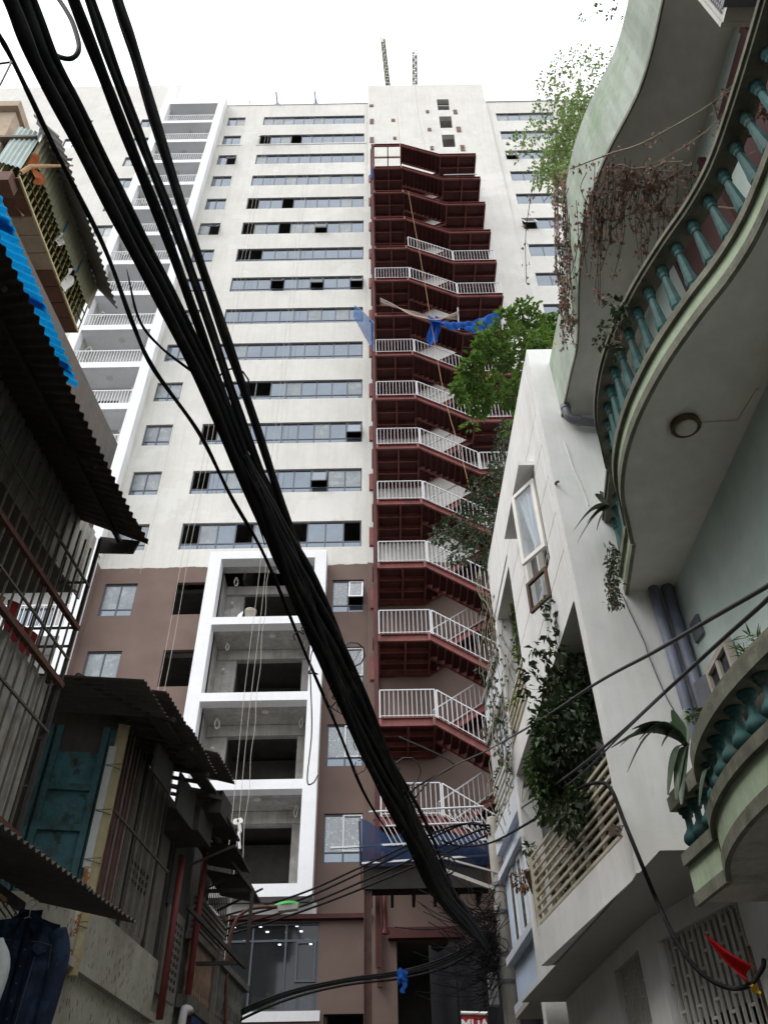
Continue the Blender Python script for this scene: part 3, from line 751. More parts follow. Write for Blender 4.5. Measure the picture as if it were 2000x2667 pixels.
for x in (-8.05, -4.95): tag(obj("rope_anchor", MB().bar((x,YF-.9,71.2),(x,YF+.3,71.35),.12,.12).box((x-.2,YF,71.03),(x+.2,YF+.35,71.3)), "tarp_blue"), "blue wrapped rope anchor on the roof edge, " + ("left" if x < -6 else "right") + " of two", "rope anchor")
rope("short_rope", [(1.45,24.7,62),(1.5,24.62,57),(1.45,24.6,54.5)], .014, "rope_tan", "rope dangling in front of the top of the red stair")
pts = smooth_path([(3.2,27.1,74.5),(3.25,26.9,66),(3.5,26.3,58.5)], 5); rope("thin_rope", pts, .012, "rope_hemp", "pale cord running down the core wall onto the stair head")
pts = smooth_path([atY(1063,497,24.6), atY(1100,700,24.4), atY(1151,1000,24.2), atY(1200,1180,24.0), atY(1222,1270,23.9)], 8)
rope("tan_rope", pts, .010, "rope_tan", "slanting tan rope crossing the railings of the red stair")
# rope grab hung on the ropes
rg = thing("rope_hoist", (-4.9, 26.2, 11.5), "small white rope hoist and pulleys clipped on the hanging ropes", "hoist")
def zf_(x, y): v = (350+x/4.74, 1900+y/4.74); return atY(v[0], v[1], 24.0)
obj("frame", MB().tube([zf_(1250,1140),zf_(1300,1190),zf_(1310,1260),zf_(1270,1340),zf_(1215,1310)], .05, 6).tube([zf_(1290,1270),zf_(1300,1480)], .045, 6), "rail_white", rg)
for (x, y) in ((1255,1145),(1305,1135),(1240,1860),(1245,1920)):
    p = zf_(x, y); obj("pulley", MB().lathe([(.03,-.04),(.09,-.04),(.06,0),(.09,.04),(.03,.04)], 10), "conduit_white", rg, loc=p, rot=Quaternion((1,0,0), R(90)))

# ------------------------------------------------------------------ unseen blocks added to shade the alley and podium, behind and beside the viewpoint
mat("block_wall", (0.30, 0.28, 0.25), 0.9, 0.2, 0.6, 0.1, 20, streak=0.25)
tag(obj("shade_blocks", MB().box((-14,-32,0),(14,-25,9)).box((3.7,6.95,0),(14,13.4,9.0)).box((3.7,13.5,0),(14,24,13.0)).box((-14,14,0),(-5.6,24,8.5)).box((-14,-15,0),(-5.4,-3.1,7)), "block_wall"), kind="structure")
# ------------------------------------------------------------------ right side: house with curved green balconies
mat("green_wall", (0.55, 0.65, 0.61), 0.8, 0.10, 1.2, 0.08, 30, stain=(0.34, 0.42, 0.40), stain_amt=0.35, stain_scale=1.0)
mat("soffit_paint", (0.66, 0.635, 0.59), 0.85, 0.12, 1.3, 0.06, 30, stain=(0.50, 0.47, 0.42), stain_amt=0.5, stain_scale=1.2)
mat("fascia_green", (0.42, 0.51, 0.36), 0.75, 0.18, 2.5, 0.10, 30, streak=0.25, stain=(0.30, 0.36, 0.24), stain_amt=0.7, stain_scale=2.5)
mat("moulding_mossy", (0.20, 0.20, 0.155), 0.85, 0.25, 5, 0.2, 40, streak=0.35, stain=(0.07, 0.075, 0.055), stain_amt=0.8, stain_scale=4)
mat("parapet_algae", (0.41, 0.46, 0.40), 0.85, 0.18, 2.0, 0.10, 30, streak=0.40, stain=(0.20, 0.30, 0.17), stain_amt=0.8, stain_scale=1.6, blotch=((0.16,0.18,0.14), 2.2, 0.62, 0.5))
mat("teal_glaze", (0.035, 0.110, 0.108), 0.7, 0.3, 9, 0.15, 60, spec=0.25, streak=0.3, stain=(0.10, 0.12, 0.10), stain_amt=0.6, stain_scale=6)
mat("white_house", (0.77, 0.77, 0.755), 0.8, 0.08, 0.9, 0.08, 30, streak=0.12, stain=(0.60, 0.58, 0.53), stain_amt=0.5, stain_scale=1.1, blotch=((0.62,0.60,0.56), 3.5, 0.66, 0.35))
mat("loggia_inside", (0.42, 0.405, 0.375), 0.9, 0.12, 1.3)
mat("slat_cream", (0.52, 0.48, 0.38), 0.65, 0.12, 5, stain=(0.33, 0.26, 0.18), stain_amt=0.5, stain_scale=6)
mat("pale_blue_wall", (0.46, 0.55, 0.68), 0.75, 0.08, 1.3, 0.05, 30, streak=0.08)
mat("pale_blue_trim", (0.60, 0.63, 0.68), 0.7, 0.1, 2, streak=0.12)
mat("old_board", (0.26, 0.25, 0.235), 0.85, 0.25, 6, 0.2, 40, streak=0.3)
mat("zinc_sheet", (0.36, 0.36, 0.36), 0.55, 0.2, 3, metal=0.35, stain=(0.22, 0.18, 0.15), stain_amt=0.5, stain_scale=3)
mat("pvc_grey", (0.14, 0.15, 0.17), 0.5, 0.2, 7, spec=0.4)
mat("pvc_blue_grey", (0.17, 0.19, 0.25), 0.55, 0.2, 4)
mat("frame_white", (0.76, 0.74, 0.69), 0.5, 0.07, 5, spec=0.4)
mat("curtain", (0.62, 0.68, 0.74), 0.9, 0.08, 5, trans=0.25)
mat("clear_glass", (0.75, 0.82, 0.88), 0.05, 0.0, spec=0.6); see_through(MATS["clear_glass"], 0.72, (0.93, 0.96, 0.97))
mat("brown_wood", (0.11, 0.065, 0.04), 0.7, 0.3, 12, 0.1, 50)
mat("lamp_shade_frost", (0.55, 0.52, 0.47), 0.35, 0.1, 5)
mat("ac_white", (0.55, 0.54, 0.50), 0.5, 0.12, 4)
mat("lattice_white", (0.56, 0.55, 0.51), 0.6, 0.1, 5)
mat("lattice_back", (0.36, 0.34, 0.30), 0.8, 0.12, 3)
mat("flag_red", (0.42, 0.012, 0.012), 0.75, 0.15, 5, trans=0.2)
mat("flag_yellow", (0.75, 0.50, 0.02), 0.75, 0.1, 5, trans=0.2)
mat("concrete_pole", (0.36, 0.34, 0.30), 0.9, 0.15, 3, 0.15, 40, streak=0.2)
mat("peeling_soffit", (0.46, 0.42, 0.36), 0.9, 0.25, 2.5, 0.3, 25, stain=(0.20, 0.15, 0.11), stain_amt=0.7, stain_scale=3.0)
mat("shutter_beige", (0.42, 0.38, 0.33), 0.7, 0.15, 6)
mat("door_red", (0.055, 0.016, 0.015), 0.6, 0.2, 4)

ch = thing("balcony_house", (3.6, 4, 0), "pale green house with curved balustraded balconies overhead on the right", "house")
CURVE = [(2.42,6.70),(2.31,5.90),(2.20,5.58),(2.09,5.26),(2.035,4.95),(2.02,4.60),(2.05,4.25),(2.13,3.85),(2.26,3.45),(2.39,3.12),(2.47,2.80),(2.50,2.40),(2.51,1.8),(2.50,.8),(2.45,-.6),(2.4,-2.0)]
def plan(start=1):
    c = [Vector((x,y,0)) for x, y in CURVE[start:]]
    return smooth_path(c, 6)
BOW = plan(1)
STR = [Vector((2.42,6.70,0)), Vector((2.33,5.93,0))]
XG = lambda y: 2.86 + .03*(6.7-y)*.5
def ribbon(mb, path, o0, o1, z0, z1):
    """extrude a rectangular section along a plan path; o0,o1: outward (toward -x) offsets"""
    n = len(path)
    nr = []
    for i in range(n):
        t = (path[min(i+1,n-1)]-path[max(i-1,0)]).normalized(); nr.append(Vector((-abs(t.y), t.x if t.y > 0 else -t.x, 0)).normalized() if True else None)
    A = [[p+q*o+Vector((0,0,z)) for p, q in zip(path, nr)] for o, z in ((o0,z0),(o1,z0),(o1,z1),(o0,z1))]
    vs = [A[k][i] for i in range(n) for k in range(4)]
    fs = [(i*4+k, i*4+(k+1)%4, (i+1)*4+(k+1)%4, (i+1)*4+k) for i in range(n-1) for k in range(4)]
    fs += [(0,1,2,3), ((n-1)*4+3,(n-1)*4+2,(n-1)*4+1,(n-1)*4)]
    return mb.add(vs, fs)
def slab(mb, path, z0, z1):
    n = len(path); vs = []
    for p in path: vs += [(p.x,p.y,z0),(p.x,p.y,z1),(3.2,p.y,z0),(3.2,p.y,z1)]
    fs = []
    for i in range(n-1):
        a, b = i*4, (i+1)*4
        fs += [(a,b,b+1,a+1),(a,a+2,b+2,b),(a+1,b+1,b+3,a+3)]
    return mb.add(vs, fs)
gw = MB().hexa([(2.86,6.69,0),(9.0,6.69,0),(9.0,-14,0),(3.5,-14,0),(2.86,6.69,10.1),(9.0,6.69,10.1),(9.0,-14,10.1),(3.5,-14,10.1)])  # the run behind the viewpoint is unseen, added to darken the alley
obj("wall", gw, "green_wall", ch)
WALLPATH = [STR[0]] + BOW
def balcony(name, zs, zf, rail_z, solid=None, ys=0.0):
    path = [p for p in WALLPATH]
    b = obj("balcony", slab(MB(), path, zs, zf), "soffit_paint", ch)
    for seg in (BOW, STR):
        mb = MB()
        if solid is None:
            ribbon(mb, seg, 0.0, .035, zs-.035, zs+.05); ribbon(mb, seg, 0.0, .05, zf-.02, zf+.05)
            obj("moulding", mb, "moulding_mossy", b)
            obj("fascia", ribbon(MB(), seg, -.02, .018, zs+.05, zf-.02), "fascia_green", b)
    return b
# middle balcony
mid = balcony("mid", 6.53, 6.74, 7.45)
def baluster_run(b, path, z0, z1, me, spacing, start=.1, endy=0.9):
    L_ = 0; pts = []; acc = start
    for i in range(len(path)-1):
        a, c = path[i], path[i+1]; d = (c-a).length
        while acc <= L_+d:
            p = a.lerp(c, (acc-L_)/d)
            if p.y > endy: pts.append(p)
            acc += spacing
        L_ += d
    for p in pts: obj("baluster", me, None, b, loc=(p.x+.05, p.y, z0))
def vase(h, r, sq):
    s = h/.66
    if sq: prof = [(1.05,0),(1.05,.07),(.8,.09),(.8,.11),(1.0,.13),(1.0,.19),(.86,.25),(.66,.44),(.56,.52),(.74,.535),(.74,.57),(.95,.59),(.95,.66)]
    else: prof = [(.95,0),(.95,.06),(.6,.075),(.55,.10),(.72,.12),(.98,.17),(1.0,.21),(.9,.26),(.62,.31),(.42,.36),(.37,.46),(.40,.53),(.6,.54),(.6,.57),(.45,.58),(.85,.61),(.85,.66)]
    return MB().lathe([(a*r, z*s) for a, z in prof], 4 if sq == 4 else (8 if sq else 14), rot=R(22))
v_mid = vase(.66, .050, 8).mesh("baluster", "teal_glaze")
baluster_run(mid, BOW, 6.79, 7.45, v_mid, .205, .08)
baluster_run(mid, STR, 6.79, 7.45, v_mid, .19, .05)
for seg in (BOW, STR):
    h = obj("handrail", ribbon(MB(), seg, -.12, .055, 7.45, 7.56), "moulding_mossy", mid)
    obj("handrail_moulding", ribbon(ribbon(MB(), seg, -.09, .02, 7.56, 7.60), seg, .055, .075, 7.49, 7.53), "moulding_mossy", mid)
# low balcony
LOWSTR = [Vector((2.12,6.05,0)), Vector((2.185,5.56,0))]
LBOW = [p for p in BOW if p.y < 5.55]
low = obj("balcony", slab(MB(), [LOWSTR[0]]+[Vector((2.185,5.56,0))]+LBOW, 3.40, 3.68), "peeling_soffit", ch)
for seg in (LBOW, LOWSTR):
    mb = MB(); ribbon(mb, seg, 0, .035, 3.37, 3.45); ribbon(mb, seg, 0, .05, 3.64, 3.72)
    obj("moulding", mb, "moulding_mossy", low)
    obj("fascia", ribbon(MB(), seg, -.02, .015, 3.45, 3.64), "fascia_green", low)
v_low = vase(.31, .068, 0).mesh("baluster", "teal_glaze")
for p in v_low.polygons: p.use_smooth = True
baluster_run(low, LBOW, 3.72, 4.03, v_low, .19, .1)
baluster_run(low, LOWSTR, 3.72, 4.03, v_low, .16, .05)
for seg in (LBOW, LOWSTR):
    obj("handrail", ribbon(MB(), seg, -.14, .05, 4.03, 4.13), "moulding_mossy", low)
    obj("handrail_moulding", ribbon(MB(), seg, -.1, .025, 4.13, 4.17), "moulding_mossy", low)
# top balcony with solid parapet
TOPC = smooth_path([Vector((x,y,0)) for x, y in [(2.19,6.70),(2.20,6.06),(2.21,5.72),(2.18,5.40),(2.11,4.95),(2.06,4.50),(2.045,4.10),(2.08,3.75),(2.15,3.44),(2.25,3.15),(2.32,2.90),(2.35,2.60),(2.355,2.20),(2.35,1.20),(2.3,0),(2.3,-2)]], 6)
top = obj("balcony", slab(MB(), TOPC, 9.20, 9.36), "soffit_paint", ch)
obj("parapet", ribbon(MB(), TOPC, -.10, .012, 9.215, 10.22), "parapet_algae", top)
obj("drip_edge", ribbon(MB(), TOPC, -.0, .018, 9.17, 9.214), "moulding_mossy", top)
# soffit lamp
lp = atZ(1783, 1102, 6.53)
lamp = thing("ceiling_lamp", lp, "round frosted lamp with dark ring under the middle balcony", "ceiling lamp")
obj("ring", MB().lathe([(.085,0),(.115,-.002),(.12,-.045),(.095,-.06),(.09,-.02)], 24, (lp.x,lp.y,6.529)), "brown_wood", lamp, True)
obj("shade", MB().lathe([(.09,-.02),(.088,-.055),(.06,-.085),(.02,-.095),(.0,-.096)], 24, (lp.x,lp.y,6.529)), "lamp_shade_frost", lamp, True)
tag(obj("surface_conduit", MB().bar((lp.x+.12,lp.y,6.52),(lp.x+.42,lp.y-.02,6.52),.02,.015).bar((lp.x+.42,lp.y-.02,6.52),(2.88,lp.y-.35,6.52),.02,.015), "soffit_paint"), "thin conduit on the middle balcony soffit running from the lamp", "conduit")
# window and door on the green wall behind
mw = obj("window", MB().box((2.80,5.84,4.35),(2.865,5.89,5.42)).box((2.80,6.34,4.35),(2.865,6.39,5.42)).box((2.80,5.89,5.36),(2.865,6.34,5.42)).box((2.80,5.89,4.35),(2.865,6.34,4.40)).box((2.805,6.09,4.40),(2.86,6.15,5.36)), "shutter_beige", ch)
for a, b_ in ((5.89,6.09),(6.15,6.34)): ubox("pane", (2.83,a,4.40), (2.838,b_,5.36), "glass_dark", mw)
obj("shutter_leaf", MB().hexa([(2.80,6.40,4.38),(2.83,6.40,4.38),(2.77,6.56,4.38),(2.74,6.56,4.38),(2.80,6.40,5.40),(2.83,6.40,5.40),(2.77,6.56,5.40),(2.74,6.56,5.40)]), "pvc_grey", mw)
obj("door", MB().box((2.84,3.4,6.75),(2.9,4.3,8.75)).box((2.83,3.35,6.75),(2.895,3.4,8.8)).box((2.83,4.3,6.75),(2.895,4.35,8.8)), "door_red", ch)
obj("door", MB().box((2.88,1.6,6.75),(2.94,3.0,8.75)).box((2.86,2.27,6.75),(2.9,2.33,8.75)), "door_red", ch)
d0 = [atX(1550+x/3.687, 1500+y/3.687, 2.845) for x, y in ((965,368),(1028,545),(960,648),(903,468))]
obj("vent_cover", MB().add(d0+[p+Vector((.05,0,0)) for p in d0], [(0,1,2,3),(4,7,6,5),(0,4,5,1),(1,5,6,2),(2,6,7,3),(3,7,4,0)]), "pvc_grey", ch)
# downpipes in the corner
obj("downpipe", MB().tube([(2.79,6.62,3.8),(2.79,6.62,6.53)], .055, 10), "pvc_blue_grey", ch, True)
obj("downpipe", MB().tube([(2.66,6.64,3.8),(2.66,6.64,6.53)], .05, 10), "pvc_blue_grey", ch, True)
# air conditioner under the top soffit
ac = thing("air_conditioner", (2.6, 2.2, 8.2), "off white air conditioner box under the top balcony at the upper right", "air conditioner")
aP = [atX(1500+x/3.318, y/3.318, 2.42) for x, y in ((1265,210),(1115,60))]
ax, ay, az_ = 2.42, aP[0].y, aP[0].z
obj("case", MB().box((ax,ay-.9,az_),(ax+.34,ay,az_+.58)), "ac_white", ac)
obj("end_frame", MB().box((ax-.015,ay-.02,az_-.01),(ax+.35,ay+.012,az_+.03)).box((ax-.015,ay-.02,az_+.55),(ax+.35,ay+.012,az_+.59)).box((ax-.016,ay-.018,az_+.03),(ax+.03,ay+.01,az_+.55)), "ac_white", ac)
gr = MB()
for i in range(26): gr.box((ax-.012,ay-.06-.03*i,az_+.06),(ax-.004,ay-.052-.03*i,az_+.52))
for i in range(10): gr.box((ax-.010,ay-.85,az_+.08+.045*i),(ax-.005,ay-.05,az_+.085+.045*i))
obj("grille", gr, "pvc_grey", ac)
obj("bracket", MB().bar((ax-.05,ay-.15,az_-.03),(2.95,ay-.15,az_-.03),.05,.05).bar((ax-.05,ay-.75,az_-.03),(2.95,ay-.75,az_-.03),.05,.05), "pvc_grey", ac)

# ------------------------------------------------------------------ white house beyond
wh = thing("white_house", (2.6, 9, 0), "white house with grooved wall, open casement and slatted loggia balcony", "house")
XW = lambda y: 1.92-.0314*(y-6.7)
def wsl(mb, y0, y1, o0, o1, z0, z1):
    return mb.hexa([(XW(y0)+o0,y0,z0),(XW(y0)+o1,y0,z0),(XW(y1)+o1,y1,z0),(XW(y1)+o0,y1,z0),(XW(y0)+o0,y0,z1),(XW(y0)+o1,y0,z1),(XW(y1)+o1,y1,z1),(XW(y1)+o0,y1,z1)])
obj("end_wall", MB().box((1.92,6.7,3.82),(3.6,6.88,10.52)), "white_house", wh)
obj("side_wall", wsl(wsl(wsl(wsl(wsl(MB(), 6.885, 9.62, .012, .2, 6.55, 7.55), 6.885, 9.62, .012, .2, 9.0, 10.5), 6.885, 7.42, .012, .2, 7.55, 9.0), 8.78, 9.62, .012, .2, 7.55, 9.0), 9.62, 11.3, .012, .2, 9.25, 10.5), "white_house", wh)
gz = [6.55, 7.22, 7.77, 8.33, 8.87, 9.42, 10.52]
for i in range(6):
    a, b_ = gz[i]+.008, gz[i+1]-.008
    for (y0, y1) in ((6.70, 11.3),):
        segs = [(6.886, 9.62)]
        if b_ > 7.56 and a < 8.99: segs = [(6.886, 7.42), (8.78, 9.62)]
        if i == 5: segs = [(6.886, 11.3)]
        for s0, s1 in segs: obj("panel", wsl(MB(), s0, s1, -.003, .011, a, b_), "white_house", wh)
# parts of panels beside the window that cross its edges
obj("panel", wsl(MB(), 7.42, 8.78, -.003, .011, 9.06, 9.41), "white_house", wh)
obj("panel", wsl(MB(), 7.42, 8.78, -.003, .011, 7.23, 7.55), "white_house", wh)
obj("loggia_slab", wsl(wsl(MB(), 9.63, 11.3, .0, 1.6, 6.62, 7.0), 6.89, 9.6, .2, 1.6, 6.6, 6.8), "white_house", wh)
obj("column", wsl(MB(), 11.08, 11.3, 0.0, .25, 3.6, 9.25), "white_house", wh)
obj("loggia_back", wsl(wsl(MB(), 6.9, 11.3, 1.2, 1.3, 3.9, 10.2), 11.2, 11.31, .25, 1.3, 3.9, 10.2), "loggia_inside", wh)
obj("loggia_inner_wall", wsl(MB(), 9.5, 9.62, .2, 1.2, 7.0, 10.2), "loggia_inside", wh)
obj("roof_slab", wsl(MB(), 6.9, 11.3, .2, 1.6, 9.9, 10.1), "loggia_inside", wh)
for i in range(5): ubar("slat", (XW(9.66)+.02,9.66,7.12+.13*i), (XW(11.05)+.02,11.05,7.12+.13*i), .03, .05, "slat_cream", wh)
# hood, window, casements
obj("window_hood", MB().hexa([(1.70,7.34,9.0),(1.9,7.34,9.0),(1.86,8.78,9.0),(1.66,8.78,9.0),(1.70,7.34,9.07),(1.9,7.34,9.07),(1.86,8.78,9.07),(1.66,8.78,9.07)]), "white_house", wh)
w1 = obj("window", wsl(wsl(wsl(wsl(wsl(MB(), 7.42, 7.50, .03, .1, 7.55, 9.0), 8.70, 8.78, .03, .1, 7.55, 9.0), 7.5, 8.7, .03, .1, 8.92, 9.0), 7.5, 8.7, .03, .1, 7.55, 7.63), 8.07, 8.13, .03, .1, 7.63, 8.92), "frame_white", wh)
for i in range(6): ubox("grille_bar", (XW(8)+.13, 7.55+.2*i, 7.6), (XW(8)+.145, 7.57+.2*i, 8.95), "frame_white", w1)
for i in range(4): ubox("grille_bar", (XW(8)+.128, 7.5, 7.75+.15*i), (XW(8)+.147, 8.7, 7.77+.15*i), "frame_white", w1)
hinge, tipp = Vector((1.885,7.46,0)), Vector((1.655,7.82,0)); dv = (tipp-hinge); nn = Vector((-dv.y,dv.x,0)).normalized()*.02
def sash(z0, z1, fw, h, t, mt, gl):
    d = (t-h); n_ = Vector((-d.y,d.x,0)).normalized()*.02; u = d.normalized()
    def q(mb, a0, a1, b0, b1):
        A, B = h+u*a0, h+u*a1
        return mb.hexa([A-n_+Vector((0,0,b0)),B-n_+Vector((0,0,b0)),B+n_+Vector((0,0,b0)),A+n_+Vector((0,0,b0)),A-n_+Vector((0,0,b1)),B-n_+Vector((0,0,b1)),B+n_+Vector((0,0,b1)),A+n_+Vector((0,0,b1))])
    w = d.length; mb = MB(); q(mb,0,fw,z0,z1); q(mb,w-fw,w,z0,z1); q(mb,fw,w-fw,z0,z0+fw); q(mb,fw,w-fw,z1-fw,z1)
    s = obj("casement", mb, mt, wh)
    A, B = h+u*fw, h+u*(w-fw)
    obj("pane", MB().add([A+Vector((0,0,z0+fw)),B+Vector((0,0,z0+fw)),B+Vector((0,0,z1-fw)),A+Vector((0,0,z1-fw))],[(0,1,2,3)]), gl, s)
    return s
sa = sash(7.77, 8.88, .055, hinge, tipp, "frame_white", "clear_glass")
u_ = (tipp-hinge).normalized()
def cf(u, v):
    p = hinge + u_*(.06+.30*u*(1-.55*(1-v)*1.0)) ; return (p.x+.03+.012*math.sin(26*u), p.y+.05+.02*math.sin(22*u+3*v), 8.80-.85*(1-v))
obj("curtain", MB().grid(lambda u, v: cf(u, v), 30, 8), "curtain", sa, True)
sash(7.18, 7.60, .04, Vector((1.885,7.62,0)), Vector((1.70,7.98,0)), "brown_wood", "glass_dark")
tag(obj("wall_hook", MB().tube([(1.93,6.69,8.03),(1.93,6.66,8.03),(1.96,6.655,8.04)], .016, 6), "brown_wood", wh), None)
# splayed balcony
XS = lambda y: 1.955-.1548*(y-6.7)
def ssl(mb, y0, y1, o0, o1, z0, z1):
    return mb.hexa([(XS(y0)+o0,y0,z0),(XS(y0)+o1,y0,z0),(XS(y1)+o1,y1,z0),(XS(y1)+o0,y1,z0),(XS(y0)+o0,y0,z1),(XS(y0)+o1,y0,z1),(XS(y1)+o1,y1,z1),(XS(y1)+o0,y1,z1)])
bl = obj("balcony", ssl(ssl(MB(), 6.74, 9.45, 0, .1, 3.825, 4.17), 6.74, 9.45, .1, 1.7, 3.83, 3.95), "white_house", wh)
obj("balcony_end", ssl(MB(), 9.36, 9.45, .1, .6, 3.95, 4.17), "white_house", bl)
for i in range(9): 
    z = 4.22+.085*i
    ubar("slat", (XS(6.93)+.03,6.93,z), (XS(9.38)+.03,9.38,z), .02, .028, "slat_cream", bl)
for i in range(6):
    y = 7.0+.46*i; ubox("slat_post", (XS(y)+.06,y,4.17), (XS(y)+.10,y+.05,4.88), "slat_cream", bl)
ubox("slat_post", (XS(9.4)+.0,9.38,4.1), (XS(9.4)+.06,9.44,4.9), "slat_cream", bl)
# ground-floor wall with lattice grilles, splayed
gA, gB, gC, gD = Vector((2.64,6.72,0)), Vector((2.28,7.82,0)), Vector((2.23,8.25,0)), Vector((2.16,9.0,0))
def vquad(mb, a, b, z0, z1, t=.1, off=0.0):
    n_ = Vector((b.y-a.y, -(b.x-a.x), 0)).normalized()
    if n_.x < 0: n_ = -n_
    p, q = a+n_*off, b+n_*off
    return mb.hexa([p+Vector((0,0,z0)),p+n_*t+Vector((0,0,z0)),q+n_*t+Vector((0,0,z0)),q+Vector((0,0,z0)),p+Vector((0,0,z1)),p+n_*t+Vector((0,0,z1)),q+n_*t+Vector((0,0,z1)),q+Vector((0,0,z1))])
mb = vquad(MB(), gB, gC, 0, 3.82, .2); vquad(mb, gD, Vector((2.0,10.9,0)), 0, 3.82, .2); vquad(mb, Vector((2.8,6.25,0)), gA, 0, 3.82, .2)
vquad(mb, gA, gB, 3.62, 3.82, .2); vquad(mb, gC, gD, 3.66, 3.82, .2); vquad(mb, gA, gB, 0, 2.72, .2); vquad(mb, gC, gD, 0, 1.0, .2)
obj("ground_wall", mb, "white_house", wh)
def lattice_grille(a, b, z0, z1, n, seed):
    rnd = random.Random(seed); d = (b-a); up = Vector((0,0,1)); mb = MB()
    for i in range(n+1):
        p = a+d*(i/n); mb.bar(p+up*z0, p+up*z1, .022, .022)
    for i in range(n):
        z = z0+.12+.17*((i*2)%3)/1.5
        while z < z1-.05:
            mb.bar(a+d*(i/n)+up*z, a+d*((i+1)/n)+up*z, .02, .022); z += .34
    o = obj("lattice", mb, "lattice_white", wh)
    return o
off = Vector((.05,.02,0))
lattice_grille(gA+off, gB+off, 2.72, 3.62, 15, 1); lattice_grille(gC+off, gD+off, 1.4, 3.64, 9, 2)
obj("lattice_backing", vquad(MB(), gA, gB, 3.0, 3.62, .02, .12), "lattice_back", wh)
obj("dark_interior", vquad(vquad(MB(), gA, gB, 0, 3.8, .05, .9), gC, gD, 0, 3.8, .05, .9), "dark_room", wh)
obj("ground_floor_ceiling", MB().add([(1.98,6.2,3.81),(3.6,6.2,3.81),(3.6,11,3.81),(1.5,11,3.81)],[(0,3,2,1)]), "loggia_inside", wh)
# cable stapled down the end wall
c1 = [atY(1550+x/3.687, 1500+y/3.687, 6.688) for x, y in ((270,200),(330,340),(470,630),(510,760),(600,980),(690,1180),(760,1300),(800,1380))]
obj("wall_cable", MB().tube(c1, .006, 5), "pvc_grey", wh)
c2 = [atY(1250+x/4.1475, 1150+y/4.1475, 6.694) for x, y in ((910,0),(950,110),(1010,300),(1090,470),(1140,600),(1170,690))]
obj("wall_cable", MB().tube(c2, .007, 5), "white_house", wh)
# bent grey drain pipe at the top balcony
e = smooth_path([(2.20,6.55,9.22),(2.20,6.55,9.10),(2.22,6.56,9.0),(2.30,6.57,8.95),(2.42,6.58,8.94),(2.62,6.60,8.92)], 5)
dp = thing("drain_pipe", (2.4, 6.6, 8.9), "dark grey bent drain pipe below the top balcony", "pipe")
obj("pipe", MB().tube(e, .05, 12), "pvc_grey", dp, True)
obj("collar", MB().lathe([(.05,-.03),(.06,-.03),(.06,.03),(.05,.03)], 14, (2.20,6.55,9.17)), "pvc_grey", dp)
obj("collar", MB().lathe([(.05,-.02),(.06,-.02),(.06,.02),(.05,.02)], 14), "pvc_grey", dp, loc=(2.33,6.572,8.948), rot=Quaternion((0,1,0), R(90)))

# ------------------------------------------------------------------ pale blue house at the end
lb = thing("pale_blue_house", (2.4, 12.5, 0), "narrow pale blue house with stepped ledges beside the utility pole", "house")
XE = lambda y: 1.82-.071*(y-11.58)
def esl(mb, y0, y1, o0, o1, z0, z1):
    return mb.hexa([(XE(y0)+o0,y0,z0),(XE(y0)+o1,y0,z0),(XE(y1)+o1,y1,z0),(XE(y1)+o0,y1,z0),(XE(y0)+o0,y0,z1),(XE(y0)+o1,y0,z1),(XE(y1)+o1,y1,z1),(XE(y1)+o0,y1,z1)])
obj("wall", esl(MB(), 11.35, 13.25, .06, 1.5, 4.12, 9.3), "pale_blue_wall", lb)
obj("lower_wall", esl(MB(), 11.35, 13.25, .5, 1.5, 0, 4.1), "loggia_inside", lb)
for z0, h, o in ((4.12,.10,0),(4.72,.1,-.05),(5.90,.1,-.04),(6.28,.34,-.03)):
    obj("ledge", esl(MB(), 11.32, 13.26, o, .06, z0, z0+h), "pale_blue_trim", lb)
obj("soffit", esl(MB(), 11.3, 13.25, .0, 1.5, 4.06, 4.115), "loggia_inside", lb)
for y in (11.95, 12.55):
    w_ = obj("window", esl(esl(esl(MB(), y, y+.04, .035, .07, 4.83, 5.88), y+.26, y+.30, .035, .07, 4.83, 5.88), y+.04, y+.26, .035, .07, 5.82, 5.88), "frame_white", lb)
    obj("pane", esl(MB(), y+.04, y+.26, .045, .055, 4.83, 5.82), "glass_dark", w_)
for i in range(6): ubar("slat", (XE(11.7)+.02,11.7,6.75+.12*i), (XE(13.2)+.02,13.2,6.75+.12*i), .025, .04, "slat_cream", lb)
obj("corrugated_panel", corrugated((XE(12.3)+.03,12.3,7.5),(-.06,.9,0),(0,0,1.2),.12,.018), "zinc_sheet", lb)
for z in (8.1, 8.9): obj("ledge", esl(MB(), 11.5, 13.2, -.03, .06, z, z+.1), "old_board", lb)
obj("upper_wall", esl(MB(), 11.5, 13.2, .02, .06, 8.2, 8.88), "pale_blue_trim", lb)

# ------------------------------------------------------------------ utility pole
PX, PY = 1.87, 15.0
pole = thing("utility_pole", (PX,PY,0), "round concrete utility pole with cables in the alley end", "pole")
obj("shaft", MB().lathe([(.16,0),(.125,4.5),(.105,7.55),(.09,7.58)], 16, (PX,PY,0)), "concrete_pole", pole, True)
for z in (6.4, 5.3, 4.9, 5.95): obj("band", MB().lathe([(.118,-.03),(.135,-.03),(.135,.03),(.118,.03)], 14, (PX,PY,z)), "pvc_grey", pole)
obj("crossarm", MB().bar((PX-1.15,PY-.1,6.72),(PX-.1,PY-.08,6.32),.06,.06).bar((PX-1.1,PY-.1,6.9),(PX+.1,PY-.1,6.55),.03,.03), "ac_white", pole)
mat("meter_grey", (0.45,0.46,0.46), .6, .1, 5)
obj("junction_box", MB().box((PX-.34,PY-.22,4.55),(PX-.2,PY-.05,5.0)), "meter_grey", pole)
